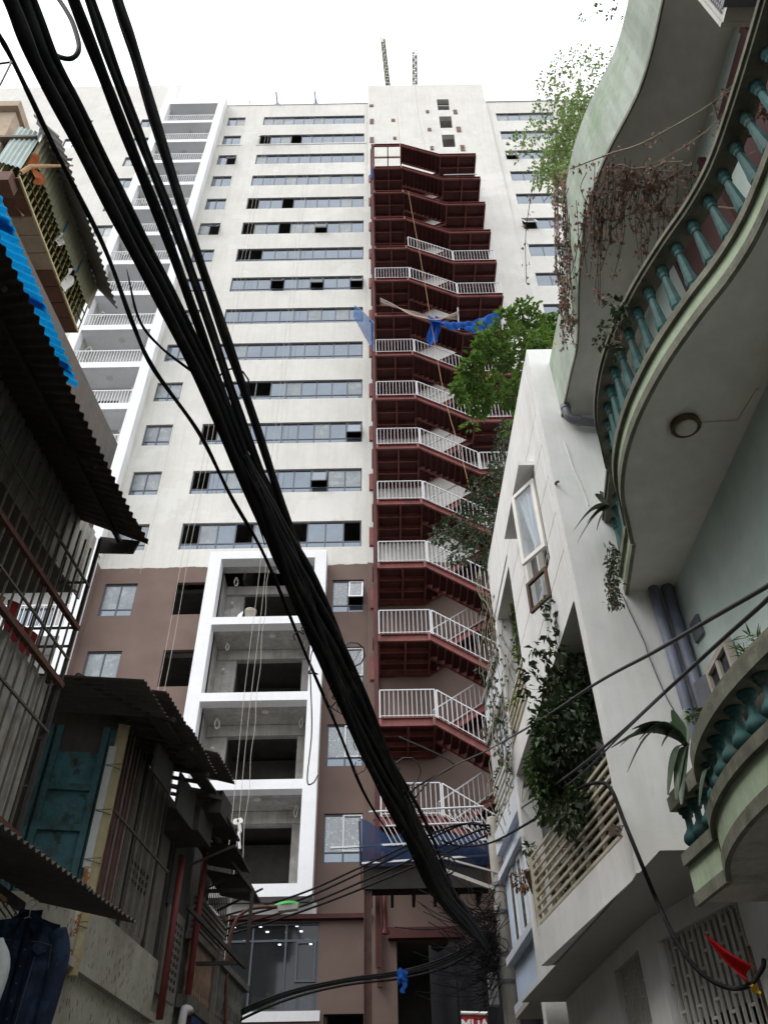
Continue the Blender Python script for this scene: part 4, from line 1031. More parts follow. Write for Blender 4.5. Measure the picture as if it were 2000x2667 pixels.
# red sign MUA
sg = thing("red_sign", (1.7, 20, 4.6), "red sign board with white letters MUA at the foot of the tower", "sign")
mat("sign_red", (0.42, 0.03, 0.03), 0.5, 0.12, 3); mat("sign_white", (0.75, 0.75, 0.75), 0.5, 0.05, 3)
sp0, sp1 = atY(1202, 2636, 20.0), atY(1267, 2640, 20.0)
obj("board", MB().box((sp0.x,20,sp0.z-.75),(sp1.x,20.06,sp0.z-.07)), "sign_red", sg)
obj("top_tube", MB().tube([(sp0.x-.02,19.98,sp0.z-.03),(sp1.x+.02,19.98,sp0.z-.05)], .035, 8), "sign_white", sg)
cu = bpy.data.curves.new("lettering", 'FONT'); cu.body = "MUA"; cu.size = .27; cu.extrude = .004; cu.align_x = 'CENTER'; cu.align_y = 'TOP'; cu.offset = .006
cu.materials.append(MATS["sign_white"])
tmp = bpy.data.objects.new("lettering_curve", cu); COL.objects.link(tmp); bpy.context.view_layer.update()
me_l = bpy.data.meshes.new_from_object(tmp.evaluated_get(bpy.context.evaluated_depsgraph_get())); me_l.materials.clear(); me_l.materials.append(MATS["sign_white"])
bpy.data.objects.remove(tmp)
link(bpy.data.objects.new("lettering", me_l), sg, ((sp0.x+sp1.x)/2, 19.985, sp0.z-.12), Quaternion((1,0,0), R(90)))
# flag
fl = thing("red_flag", (2.5, 5.7, 2.6), "furled red flag with yellow corner hanging in front of the lattice", "flag")
F = [atY(1550+x/3.584, 2050+y/3.584, 6.0) for x, y in ((1015,1365),(1450,1655),(1500,1800),(1390,1840),(1150,1590),(1535,1960))]
def ff(u, v):
    a = F[0].lerp(F[1], u) ; b = F[0].lerp(F[4], min(1,u*2)).lerp(F[3], max(0,(u-.35)/.65)) ; p = a.lerp(b, v); p.y += .05*math.sin(v*9+u*3)*u; return p
obj("cloth", MB().grid(ff, 24, 14), "flag_red", fl, True)
def fy(u, v):
    a = F[3].lerp(F[2], u); b = F[3].lerp(F[5], .55+.45*u); p = a.lerp(b, v); p.y += .03*math.sin(v*7+u*5)-.01; return p
obj("yellow_corner", MB().grid(fy, 10, 8), "flag_yellow", fl, True)
obj("staff", MB().tube([F[2]+Vector((.03,.03,-.5)), F[2]+Vector((.02,.02,.2))], .012, 6), "brown_wood", fl)

# ------------------------------------------------------------------ left side: dark tin-clad house, shack, back house
mat("pale_tin", (0.42, 0.41, 0.37), 0.7, 0.2, 2.5, 0.05, 30, streak=0.3, stain=(0.20, 0.13, 0.09), stain_amt=0.45, stain_scale=3)
mat("dark_tin", (0.135, 0.122, 0.110), 0.75, 0.3, 2, 0.1, 30, stain=(0.13, 0.07, 0.045), stain_amt=0.6, stain_scale=2.0, streak=0.2)
mat("dark_tin_pale_edge", (0.20, 0.195, 0.19), 0.6, 0.2, 3)
mat("iron_rust", (0.13, 0.06, 0.045), 0.8, 0.35, 9, 0.2, 60)
mat("iron_dark", (0.055, 0.05, 0.045), 0.7, 0.25, 9)
mat("bar_dull", (0.13, 0.12, 0.10), 0.7, 0.3, 14, stain=(0.14, 0.07, 0.04), stain_amt=0.7, stain_scale=14)
mat("bar_olive", (0.22, 0.24, 0.07), 0.6, 0.25, 14)
mat("blue_sheet", (0.09, 0.58, 0.86), 0.5, 0.10, 3, trans=0.75)
mat("blue_sheet_dark", (0.03, 0.36, 0.68), 0.5, 0.15, 3, trans=0.6)
mat("cream_sheet", (0.62, 0.59, 0.43), 0.7, 0.12, 3, streak=0.15, stain=(0.42, 0.38, 0.25), stain_amt=0.4, stain_scale=3)
mat("aqua_sheet", (0.44, 0.52, 0.50), 0.65, 0.12, 3, streak=0.12)
mat("speckled_wall", (0.47, 0.37, 0.28), 0.95, 0.25, 6, 0.4, 40, stain=(0.22, 0.18, 0.15), stain_amt=0.5, stain_scale=1.5)
mat("tile_under", (0.12, 0.06, 0.045), 0.8, 0.2, 3)
mat("tile_under_pale", (0.30, 0.25, 0.20), 0.8, 0.2, 3)
mat("door_blue", (0.10, 0.25, 0.29), 0.7, 0.25, 5, 0.1, 40, stain=(0.085, 0.075, 0.055), stain_amt=0.95, stain_scale=4.2, streak=0.3, blotch=((0.06,0.042,0.025), 6.0, 0.58, 0.7))
mat("door_blue_frame", (0.085, 0.20, 0.225), 0.7, 0.25, 5, 0.1, 40, stain=(0.06, 0.045, 0.03), stain_amt=0.8, stain_scale=4)
mat("cream_paint", (0.55, 0.47, 0.28), 0.7, 0.15, 5, streak=0.2, stain=(0.30, 0.18, 0.08), stain_amt=0.6, stain_scale=5)
mat("tube_white", (0.70, 0.71, 0.70), 0.5, 0.1, 5, blotch=((0.28,0.12,0.05), 5, 0.6, 0.9))
mat("rust_pipe", (0.30, 0.12, 0.045), 0.85, 0.4, 8, 0.3, 40, blotch=((0.60,0.57,0.48), 6, 0.5, 0.9))
mat("maroon_panel", (0.16, 0.06, 0.055), 0.75, 0.3, 2.5, 0.08, 30, stain=(0.22, 0.16, 0.13), stain_amt=0.7, stain_scale=1.4)
mat("grey_panel", (0.23, 0.215, 0.19), 0.8, 0.25, 2.5, 0.1, 30, streak=0.3, stain=(0.12, 0.09, 0.07), stain_amt=0.5, stain_scale=3)
mat("slate_panel", (0.07, 0.07, 0.07), 0.8, 0.15, 2)
mat("pipe_red", (0.185, 0.042, 0.038), 0.55, 0.2, 4, streak=0.2, blotch=((0.33,0.27,0.24), 6, 0.66, 0.7))
mat("denim", (0.014, 0.023, 0.052), 0.9, 0.4, 7, 0.3, 220, blotch=((0.028,0.048,0.10), 3.6, 0.5, 0.6))
mat("denim_seam", (0.10, 0.10, 0.10), 0.9, 0.2, 20)
mat("shirt_pale", (0.55, 0.57, 0.58), 0.9, 0.1, 5)
mat("wire", (0.45, 0.45, 0.45), 0.4, 0.1, 5, metal=0.7)
mat("cloth_red", (0.22, 0.015, 0.02), 0.9, 0.2, 5); mat("cloth_white", (0.62, 0.60, 0.57), 0.9, 0.1, 6); mat("cloth_orange", (0.52, 0.16, 0.06), 0.9, 0.2, 6); mat("cloth_brown", (0.28, 0.16, 0.10), 0.9, 0.3, 9); mat("cloth_navy", (0.02, 0.04, 0.12), .9, .2, 5)
mat("balustrade_grey", (0.17, 0.165, 0.15), 0.95, 0.3, 5, 0.4, 30, streak=0.35)
mat("clay_pink", (0.30, 0.20, 0.15), 0.9, 0.25, 6, 0.2, 30)
m = mat("weathered_plaster", (0.46, 0.44, 0.37), 0.92, 0.15, 2.2, 0.35, 22, streak=0.15, stain=(0.22, 0.175, 0.13), stain_amt=0.55, stain_scale=1.3)
# short dark rain pits in the plaster
N, L = m.node_tree.nodes, m.node_tree.links; bs = N["Principled BSDF"]; src = bs.inputs["Base Color"].links[0].from_socket
geo = N.new("ShaderNodeNewGeometry"); mp = N.new("ShaderNodeMapping"); mp.inputs["Scale"].default_value = (26,26,7); L.new(geo.outputs["Position"], mp.inputs["Vector"])
vo = N.new("ShaderNodeTexVoronoi"); vo.inputs["Scale"].default_value = 1.0; L.new(mp.outputs[0], vo.inputs["Vector"])
mr = N.new("ShaderNodeMapRange"); mr.inputs[1].default_value = .20; mr.inputs[2].default_value = .27; mr.inputs[3].default_value = 1; mr.inputs[4].default_value = 0; L.new(vo.outputs["Distance"], mr.inputs[0])
nz = N.new("ShaderNodeTexNoise"); nz.inputs["Scale"].default_value = 3.0; L.new(geo.outputs["Position"], nz.inputs["Vector"])
m2 = N.new("ShaderNodeMapRange"); m2.inputs[1].default_value = .40; m2.inputs[2].default_value = .50; L.new(nz.outputs["Fac"], m2.inputs[0])
mm = N.new("ShaderNodeMath"); mm.operation = 'MULTIPLY'; L.new(mr.outputs[0], mm.inputs[0]); L.new(m2.outputs[0], mm.inputs[1])
mx = N.new("ShaderNodeMixRGB"); mx.inputs[2].default_value = (.10,.09,.075,1); L.new(mm.outputs[0], mx.inputs[0]); L.new(src, mx.inputs[1]); L.new(mx.outputs[0], bs.inputs["Base Color"])

TL = .0963
XLw = lambda y: -3.85 + TL*y
def LP(y, o, z): return Vector((XLw(y)+o, y, z))
def lsl(mb, y0, y1, o0, o1, z0, z1):
    return mb.hexa([LP(y0,o0,z0),LP(y0,o1,z0),LP(y1,o1,z0),LP(y1,o0,z0),LP(y0,o0,z1),LP(y0,o1,z1),LP(y1,o1,z1),LP(y1,o0,z1)])
def ribbed(mb, y0, y1, o, z0, z1, pitch, amp):
    n = int((y1-y0)/pitch)
    for i in range(n):
        y = y0+(y1-y0)*i/n; lsl(mb, y, y+.06, o, o+amp, z0, z1)
    return lsl(mb, y0, y1, o-.02, o-.001, z0, z1)
tin = thing("tin_house", (-4.6, 3, 0), "dark tin clad house with barred window cage and wide corrugated awning on the left", "house")
obj("wall", lsl(lsl(lsl(lsl(MB(), -14, -3, -3.2, -.6, 0, 6.5), -3, 7.0, -1.6, -.5, 0, 4.2), -3, 6.1, -1.9, -1.0, 4.2, 7.4), -3, 7.7, -1.9, -.5, 7.4, 9.9), "dark_tin", tin)  # rear length out of view, added to keep light off the alley
obj("upper_cladding", ribbed(MB(), -2, 7.75, -.44, 7.33, 8.25, .19, .03), "pale_tin", tin)
obj("lower_cladding", ribbed(MB(), -2, 6.95, -.06, 4.28, 5.72, .19, .03), "pale_tin", tin)
obj("inner_floor", lsl(MB(), -2, 6.95, -1.0, -.09, 5.62, 5.7), "dark_room", tin)
# window cage
for i in range(34):
    y = 7.0-.145*i
    ubar("cage_bar", LP(y,.02,4.27), LP(y,.02,7.35), .016, .016, "bar_dull", tin)
for z, w, mt in ((5.76,.055,"iron_rust"),(5.27,.022,"bar_dull"),(6.42,.05,"iron_rust"),(6.95,.022,"bar_dull"),(4.30,.05,"iron_rust"),(6.05,.02,"bar_dull")):
    ubar("cage_rail", LP(1.2,.03,z), LP(7.02,.03,z), w, w, mt, tin)
for z in (4.3, 4.75, 5.2, 5.76, 6.2, 6.42, 7.0):
    ubar("cage_return", LP(7.0,.02,z), LP(7.0,-.5,z), .02, .02, "bar_dull", tin)
for o in (-.15, -.3, -.45): ubar("cage_bar", LP(7.0,o,4.27), LP(7.0,o,7.35), .016, .016, "bar_dull", tin)
ubar("cage_post", LP(7.0,.02,4.2), LP(7.0,.02,7.6), .035, .035, "iron_dark", tin)
# laundry behind the bars
for nm, y0, y1, z0, z1, o, mt, lab in (("hanging_cloth",6.2,6.75,5.3,6.2,-.25,"cloth_red","dark red cloth hanging behind the window cage bars"),("hanging_cloth",5.7,6.0,5.7,6.1,-.2,"cloth_brown","brown cloth bundle behind the window cage bars")):
    tag(obj(nm, MB().grid(lambda u, v: LP(y0+(y1-y0)*u, o+.06*math.sin(8*u+3*v), z1-(z1-z0)*v+.03*math.sin(5*u)), 10, 10), mt, None, True), lab, "cloth")
# wide awning
aw = obj("awning", corrugated(LP(-2,-.45,8.22), LP(7.3,-.45,8.18)-LP(-2,-.45,8.22), LP(-2,.72,7.16)-LP(-2,-.45,8.22)+Vector((0,-.78,0)), .10, .014, jag=.03, sag=lambda u, v: 0.012*math.sin(9*u)), "dark_tin", tin)
obj("awning_end", MB().hexa([LP(6.50,.66,6.98),LP(7.30,-.16,7.66),LP(7.32,-.16,7.66),LP(6.52,.66,6.98),LP(6.50,.70,7.14),LP(7.30,-.16,7.9),LP(7.32,-.16,7.9),LP(6.52,.70,7.14)]), "dark_tin", aw)
for y in (-.5, 1.5, 3.5, 5.4): ubar("rafter", LP(y,-.12,7.78), LP(y,.66,7.12), .04, .05, "iron_dark", aw)
ubar("purlin", LP(-2,.3,7.46), LP(7.0,.3,7.46), .04, .04, "iron_dark", aw)
# blue plastic sheet roof above
bp0, bp1 = Vector((-3.86,-1.5,9.62)), Vector((-3.47,6.02,9.06))
def zbb(x, y): return (x/4.4233, 550+y/4.4233)
e0, e1 = atX(*zbb(160,180), -3.62), atX(*zbb(910,2030), -3.45)
du = (e1-e0).normalized(); e00 = e0 - du*3.2
vv = Vector((-.75, 0, .55))
obj("blue_roof", corrugated(e00+vv, e1-e00, -vv, .105, .016, .004, jag=.02), "blue_sheet", tin)
for t in (.62, .79, .94):
    p = e00.lerp(e1, t); obj("overlap", corrugated(p+vv+Vector((0,0,.02)), du*.16, -vv*.97, .105, .016), "blue_sheet_dark", tin)
# low awning
# (its edge carries light gaps between the waves)
a0, a1 = Vector((-2.60,4.3,3.66)), Vector((-2.25,7.84,3.85))
la = thing("low_awning", LP(6,.4,3.9), "small dark corrugated awning above the hanging jackets", "awning")
obj("sheet", corrugated(a0+Vector((-.85,-.1,.16)), a1-a0, Vector((.85,.1,-.16)), .092, .016, jag=.02), "dark_tin", la)
ubar("beam", LP(4.3,.12,3.80), LP(7.2,.12,3.80), .06, .06, "iron_dark", la)
for i in range(13):
    y = 4.6+.22*i; ubar("hook_rod", LP(y,.1,3.78), LP(y+.05,.32,3.55), .012, .012, "bar_dull", la)
ubar("bamboo_pole", LP(4.2,.45,3.58), LP(6.4,.40,3.60), .03, .03, "cloth_brown", la)

# denim jacket on a wire hanger, facing the lane
def zh(x, y): return (x/3.6867, 2150+y/3.6867)
HJ = atPl(*zh(300,800), LP(6.65,.49,3.6), (1,-TL,0))
dist = (HJ-CAM).dot(FWD); k_ = dist/FOC
fx = Vector((.96,.28,0)).normalized(); fz = Vector((0,0,1)); fn_ = fx.cross(fz)
jk = thing("denim_jacket", HJ, "dark blue denim jacket on a wire hanger under the low awning", "jacket")
def J(x, z, y=0): return HJ + fx*x + fz*z + fn_*y
# body halves, open at the front
def side(s):
    def f(u, v):
        w = .235 + .01*v
        x = s*(.025 + (w-.025)*u); z = -.075 - (.10*u if v == 0 else .10*u*(1-v)) - .74*v
        y = .11*math.sin(math.pi*min(1,u*.95))**.8 + .012*math.sin(14*u+5*v) + .01*math.sin(9*v*3+4*u)
        return J(x, z, y)
    return f
for s in (-1, 1):
    fp = obj("front_panel", MB().grid(side(s), 16, 24), "denim", jk, True)
    obj("placket", MB().grid(lambda u, v: J(s*(.01+.05*u), -.09-.73*v, .045+.03*u+.006*math.sin(9*v)), 4, 16), "denim", jk, True)
    obj("pocket_flap", MB().add([J(s*.09,-.27,.135),J(s*.19,-.28,.13),J(s*.19,-.32,.135),J(s*.14,-.35,.145),J(s*.09,-.31,.14)], [(0,1,2,3,4)] if s > 0 else [(4,3,2,1,0)]), "denim", jk)
    obj("seam", MB().tube([J(s*.07,-.255,.125),J(s*.14,-.262,.138),J(s*.22,-.27,.10)], .003, 4).tube([J(s*.215,-.17,.075),J(s*.215,-.3,.09),J(s*.235,-.5,.06)], .003, 4).tube([J(s*.12,-.36,.135),J(s*.11,-.6,.14),J(s*.10,-.8,.13)], .003, 4), "denim_seam", jk)
    # sleeve
    sl = smooth_path([J(s*.215,-.165,.02), J(s*.275,-.30,.03), J(s*.285,-.50,.04), J(s*.27,-.80,.05)], 5)
    obj("sleeve", MB().tube(sl, [.085-.0017*i for i in range(len(sl))], 12), "denim", jk, True)
    # collar wing
    obj("collar", MB().add([J(s*.02,-.03,.03),J(s*.085,-.05,.0),J(s*.12,-.105,.075),J(s*.075,-.20,.13),J(s*.03,-.15,.12)], [(0,1,2,3,4)] if s > 0 else [(4,3,2,1,0)]), "denim", jk)
obj("back_panel", MB().grid(lambda u, v: J(-.235+.47*u, -.03-.06*abs(2*u-1)-.82*v, -.05+.01*math.sin(20*u)), 12, 10), "denim", jk, True)
obj("back_collar", MB().grid(lambda u, v: J(-.085+.17*u, -.05+.055*v, -.03-.03*math.sin(math.pi*u)), 8, 3), "denim", jk, True)
for i in range(5): obj("button", MB().lathe([(.002,0),(.007,0),(.007,.004),(.002,.005)], 10), "denim_seam", jk, loc=J(.035,-.30-.11*i,.07), rot=fn_.to_track_quat('Z','Y'))
hk = [J(-.2,-.15),J(0,-.06),J(.2,-.15)]
obj("hanger", MB().tube(hk, .004, 6).tube(smooth_path([J(0,-.06),J(0,.0),J(.028,.03),J(.015,.062),J(-.02,.055),J(-.03,.03)], 5), .004, 6), "wire", jk)
# pale shirt at the very edge
hs = atPl(*zh(-265,880), LP(6.2,.49,3.6), (1,-TL,0))
sh = thing("pale_shirt", hs, "pale shirt sleeve hanging left of the denim jacket at the picture edge", "shirt")
obj("body", MB().grid(lambda u, v: hs + fx*(-.2+.4*u) + fz*(-.09-.06*abs(2*u-1)-.7*v) + fn_*(.08*math.sin(math.pi*u)+.01*math.sin(15*u)), 14, 14), "shirt_pale", sh, True)
sl = smooth_path([hs+fx*.18-fz*.15, hs+fx*.26-fz*.3, hs+fx*.235-fz*.62], 5)
obj("sleeve", MB().tube(sl, .06, 10), "shirt_pale", sh, True)
obj("hanger", MB().tube([hs-fx*.18-fz*.13, hs-fz*.05, hs+fx*.18-fz*.13], .004, 5), "wire", sh)

# ------------------------------------------------------------------ shack
sk = thing("timber_shack", (-3.6, 11, 0), "patched two storey shack with blue door, maroon panels and tin roof", "shack")
obj("plaster_wall", lsl(lsl(MB(), 8.35, 10.95, -1.5, .0, 0, 4.30), 10.95, 13.6, -1.5, -.12, 0, 4.1), "weathered_plaster", sk)
obj("plaster_ledge", lsl(MB(), 8.36, 10.95, .0, .07, 3.66, 3.74), "weathered_plaster", sk)
obj("shell", lsl(lsl(MB(), 8.75, 13.55, -1.5, -.3, 4.3, 6.35), 8.75, 13.55, -.32, -.3, 4.3, 6.3), "dark_room", sk)
# blue panelled door facing the camera
D0 = LP(8.62,-.02,0); dd = Vector((-.985,-.17,0))          # goes left from the corner post
dn = Vector((.17,-.985,0))
def dbox(mb, s0, s1, z0, z1, y0, y1):
    A = lambda s, y: D0+dd*s+dn*y
    c = [A(s0,y0),A(s1,y0),A(s1,y1),A(s0,y1)]
    return mb.hexa([v+Vector((0,0,z0)) for v in c]+[v+Vector((0,0,z1)) for v in c])
dr = obj("door", dbox(dbox(MB(), .10, .17, 3.3, 6.1, .02, .085), .60, .67, 3.3, 6.1, .02, .085), "door_blue_frame", sk)
zr = [3.35, 3.88, 4.36, 4.47, 4.97, 5.40, 5.85]
for i in range(len(zr)-1):
    dbx = dbox(MB(), .17, .60, zr[i]-.035, zr[i]+.035, .02, .08); obj("rail", dbx, "door_blue_frame", dr)
    obj("panel", dbox(MB(), .17, .60, zr[i]+.035, zr[i+1]-.035, .01, .03), "door_blue", dr)
obj("door_wall", dbox(MB(), .0, 2.2, 3.3, 6.3, -.1, .0), "dark_tin", sk)
obj("door_jamb", dbox(dbox(MB(), .02, .095, 3.3, 6.1, .0, .03), .70, .80, 3.3, 6.1, .02, .10), "door_blue_frame", sk)
obj("corner_post", dbox(MB(), -.10, .015, 3.6, 6.2, .01, .10), "cream_paint", sk)
tb = obj("tube_lamp", dbox(MB(), -.02, .055, 4.55, 5.85, .105, .15), "tube_white", sk)
obj("rust_pipe", MB().tube([D0+dd*.0+dn*.15+Vector((0,0,3.6)), D0+dd*.0+dn*.15+Vector((0,0,4.55))], .035, 10), "rust_pipe", sk, True)
for z in (4.0, 4.6, 5.1, 5.6): obj("tie_wire", MB().tube([D0-dd*.11+dn*.12+Vector((0,0,z)), D0+dd*.05+dn*.17+Vector((0,0,z+.03)), D0-dd*.11+dn*.15+Vector((0,0,z+.05))], .006, 5), "bar_dull", sk)
# street face panels
def panel(y0, y1, z0, z1, mt, o=-.1): return obj("panel", lsl(MB(), y0+.01, y1-.01, o, o+.04, z0, z1), mt, sk)
for y0, y1, mt in ((8.72,9.05,"maroon_panel"),(9.05,9.42,"maroon_panel"),(9.42,9.62,"grey_panel"),(9.66,10.05,"grey_panel"),(10.05,10.45,"grey_panel"),(10.5,10.9,"grey_panel")):
    panel(y0, y1, 4.3, 6.2, mt)
for y in (9.63, 10.47, 10.93): ubar("stud", LP(y,-.05,4.25), LP(y,-.05,6.3), .05, .05, "iron_dark", sk)
for i in range(15): 
    y = 8.76+.105*i; ubar("bar", LP(y,.06,4.32), LP(y,.06,6.2), .013, .013, "old_board" if i % 2 else "bar_dull", sk)
ubar("bar_rail", LP(8.7,.065,5.22), LP(10.6,.065,5.22), .025, .025, "bar_dull", sk)
for a in range(3):
    for b in range(6): ubox("vent_slot", LP(9.75+.1*b,-.062,4.85+.09*a), LP(9.80+.1*b,-.052,4.89+.09*a)+Vector((.012,0,0)), "iron_dark", sk)
for y, z0, z1 in ((10.98,3.7,5.55),(11.92,4.15,6.35)):
    obj("red_pipe", MB().tube([LP(y,.10,z0),LP(y,.09,z1)], .042, 12), "pipe_red", sk, True)
panel(11.05, 11.85, 5.0, 6.2, "slate_panel", -.08)
panel(11.05, 11.85, 4.2, 4.95, "grey_panel", -.1)
# metal shutter with punched holes
sh_ = obj("shutter", lsl(MB(), 11.1, 11.8, -.05, -.02, 4.0, 5.0), "grey_panel", sk)
for a in range(9):
    for b in range(5): ubox("punched_hole", LP(11.2+.11*b,-.022,4.12+.09*a), LP(11.25+.11*b,-.015,4.16+.09*a)+Vector((.006,0,0)), "iron_dark", sh_)
# ribbed board, barred window and concrete balustrade
rb = obj("ribbed_board", lsl(MB(), 12.15, 13.7, -.1, -.06, 4.95, 5.48), "grey_panel", sk)
for i in range(7): ubar("rib", LP(12.15,-.03,4.98+.075*i), LP(13.7,-.03,4.98+.075*i), .05, .035, "grey_panel", rb)
for i in range(17): ubar("bar", LP(12.2+.09*i,-.02,5.5), LP(12.2+.09*i,-.02,6.35), .018, .018, "iron_dark", sk)
obj("balustrade_cap", lsl(MB(), 12.1, 15.2, -.1, .06, 4.86, 4.95), "balustrade_grey", sk)
obj("balustrade_foot", lsl(MB(), 12.1, 15.2, -.1, .04, 4.05, 4.2), "balustrade_grey", sk)
for i in range(26):
    y = 12.16+.115*i
    obj("baluster", MB().lathe([(.03,0),(.045,.05),(.028,.12),(.05,.28),(.028,.44),(.04,.6),(.03,.66)], 7, LP(y,-.02,4.2)), "clay_pink" if i < 10 else "balustrade_grey", sk)
obj("balustrade_backing", lsl(MB(), 12.1, 15.2, -.16, -.12, 2.6, 4.86), "balustrade_grey", sk)
ubar("mid_post", LP(13.2,.06,4.05), LP(13.2,.06,5.0), .07, .05, "grey_panel", sk)
# roofs
def roof(y0, y1, oe, ze, ob, zb_, mt, pitch=.09, seed=1):
    A = LP(y0,ob,zb_); return obj("roof_sheet", corrugated(A, LP(y1,ob,zb_)-A, LP(y0,oe,ze)-A, pitch, .014, jag=.05, seed=seed), mt, sk)
roof(7.15, 7.95, .72, 5.90, -1.2, 6.06, "dark_tin", seed=2)
roof(7.85, 9.9, .76, 6.16, -1.2, 6.45, "dark_tin", seed=3)
roof(9.8, 10.75, .78, 6.40, -1.0, 6.85, "dark_tin", seed=4)
ubar("rafter", LP(7.2,.05,5.98), LP(7.95,.62,5.92), .05, .06, "iron_dark", sk)
for y in (8.3, 9.0, 9.7, 10.4): ubar("rafter", LP(y,-.2,6.3), LP(y,.7,6.06), .04, .05, "iron_dark", sk)
ubar("fascia_board", LP(8.1,.5,6.08), LP(10.7,.5,6.2), .16, .03, "iron_dark", sk)
for i in range(9): ubar("batten", LP(8.2+.28*i,.0,6.16), LP(8.3+.28*i,.5,6.1), .03, .04, "iron_dark", sk)
obj("hung_board", lsl(MB(), 8.9, 9.5, .3, .33, 5.75, 6.1), "slate_panel", sk)
obj("hung_board", lsl(MB(), 9.8, 10.5, .3, .33, 5.7, 6.15), "slate_panel", sk)
obj("awning_box", lsl(lsl(MB(), 10.7, 11.2, .05, .6, 6.0, 6.3), 10.5, 11.1, -.1, .4, 5.7, 6.0), "iron_dark", sk)
for i, (y0, y1, z, oo) in enumerate(((11.0,11.7,6.05,.62),(11.6,12.4,5.86,.62),(12.3,13.2,5.68,.62))):
    obj("awning_board", MB().hexa([LP(y0,.0,z+.12),LP(y0,oo,z),LP(y1,oo,z-.06),LP(y1,.0,z+.06),LP(y0,.0,z+.15),LP(y0,oo,z+.03),LP(y1,oo,z-.03),LP(y1,.0,z+.09)]), "iron_dark", sk)
for y in (11.3, 12.2, 13.1): ubar("strut", LP(y,.0,5.5), LP(y+.3,.58,5.9), .03, .03, "iron_dark", sk)
# steel bracket frame sticking out
fo = .68
for a, b in (((12.4,fo,4.55),(12.4,fo,5.58)),((12.4,fo,5.56),(12.4,.0,5.56)),((12.4,fo,5.56),(11.3,.1,6.2)),((12.4,fo,4.62),(12.4,.0,4.62)),((12.4,fo,4.56),(11.6,.05,5.1))):
    ubar("bracket_bar", LP(*a), LP(*b), .045, .045, "iron_dark", sk)
obj("white_pipe", MB().tube(smooth_path([LP(11.95,.05,3.0),LP(11.95,.06,3.9),LP(12.0,.08,4.0),LP(12.1,.1,4.0)], 5), .05, 10), "tube_white", sk, True)
tag(obj("blue_tarp_sheet", MB().grid(lambda u, v: LP(12.1+1.6*u, .12+.05*math.sin(7*u+3*v), 3.95-.35*u-1.2*v+.04*math.sin(9*u)), 14, 8), "cloth_navy", None, True), "dark blue tarpaulin hung below the concrete balustrade", "tarpaulin")
tag(obj("hung_rag", MB().grid(lambda u, v: LP(11.45+.13*u, .12+.02*math.sin(9*v), 3.62-.32*v-.03*math.sin(7*u)), 5, 8), "cloth_white", None, True), "small white rag hanging below the punched shutter", "rag")

# ------------------------------------------------------------------ tall house behind, with drying cage
bh = thing("back_house", (-6.5, 5, 0), "tall beige house with tin roof and drying cage at the upper left", "house")
XBk = lambda y: -5.62+.03*y
def zaa(x, y): return (x/5.53, 250+y/5.53)
def onB(q, o=0.0): return atPl(q[0], q[1], (-5.62+o,0,0), (1,-.03,0))
c0, c1 = onB(zbb(430,180)), onB(zbb(890,1390))          # cage floor edge
ZC = (c0.z+c1.z)/2; Y1c = c1.y; Y0c = 2.0
def BP(y, o, z): return Vector((XBk(y)+o, y, z))
def bsl(mb, y0, y1, o0, o1, z0, z1):
    return mb.hexa([BP(y0,o0,z0),BP(y0,o1,z0),BP(y1,o1,z0),BP(y1,o0,z0),BP(y0,o0,z1),BP(y0,o1,z1),BP(y1,o1,z1),BP(y1,o0,z1)])
Y0c = 5.82
obj("wall", bsl(MB(), 4.8, Y1c+.9, -2.5, -.8, 4, ZC+.1), "speckled_wall", bh)
obj("upper_wall", bsl(MB(), Y0c+.05, Y1c-.1, -2.5, -1.0, ZC+.1, ZC+1.4), "dark_tin", bh)
CT = ZC+.72
n = 9
for i in range(n):
    y0 = Y0c+(Y1c-Y0c)*i/n; y1 = Y0c+(Y1c-Y0c)*(i+1)/n
    obj("floor_board", bsl(MB(), y0+.008, y1-.008, -.82, 0.0, ZC-.03, ZC), "tile_under_pale" if 2 <= i <= 4 else "tile_under", bh)
ubar("cage_rail", BP(Y0c,-.4,ZC-.05), BP(Y1c,-.4,ZC-.05), .025, .025, "iron_rust", bh)
ubar("cage_rail", BP(Y0c,0.01,ZC), BP(Y1c,0.01,ZC), .035, .045, "cream_paint", bh)
for i in range(25):
    y = Y0c+(Y1c-Y0c)*i/24; ubar("cage_bar", BP(y,.0,ZC), BP(y,.0,CT+.1), .018, .018, "bar_olive", bh)
for i in range(5): ubar("cage_bar", BP(Y0c,-.16*i,ZC), BP(Y0c,-.16*i,CT), .018, .018, "bar_olive", bh)
for f in (.38, .72): ubar("cage_rail", BP(Y0c,.012,ZC+(CT-ZC)*f), BP(Y1c,.012,ZC+(CT-ZC)*f), .018, .018, "iron_rust", bh)
obj("cage_ceiling", bsl(MB(), Y0c-.1, Y1c, -1.05, -.02, CT+.46, CT+.52), "dark_tin", bh)
obj("cage_end_wall", bsl(MB(), Y1c-.12, Y1c-.06, -1.0, -.05, ZC, CT+.46), "dark_tin", bh)
obj("cream_skirt", corrugated(BP(Y0c-.02,.03,CT+.74), BP(Y1c+.05,.03,CT+.74)-BP(Y0c-.02,.03,CT+.74), Vector((0,0,-.74)), .10, .015, jag=.03), "cream_sheet", bh)
for y in (Y1c-1.5, Y1c-.75): obj("blue_patch", bsl(MB(), y, y+.03, .045, .052, CT+.02, CT+.42), "blue_sheet_dark", bh)
obj("roof_sheet", corrugated(BP(Y0c-.25,-.12,CT+.95), BP(Y1c+.05,-.12,CT+.95)-BP(Y0c-.25,-.12,CT+.95), Vector((.66,-.02,-.92)), .12, .018, jag=.04), "dark_tin_pale_edge", bh)
obj("aqua_skirt", corrugated((-5.88,5.76,15.5), Vector((.44,.02,-.22)), Vector((.0,-.01,-1.25)), .09, .014), "aqua_sheet", bh)
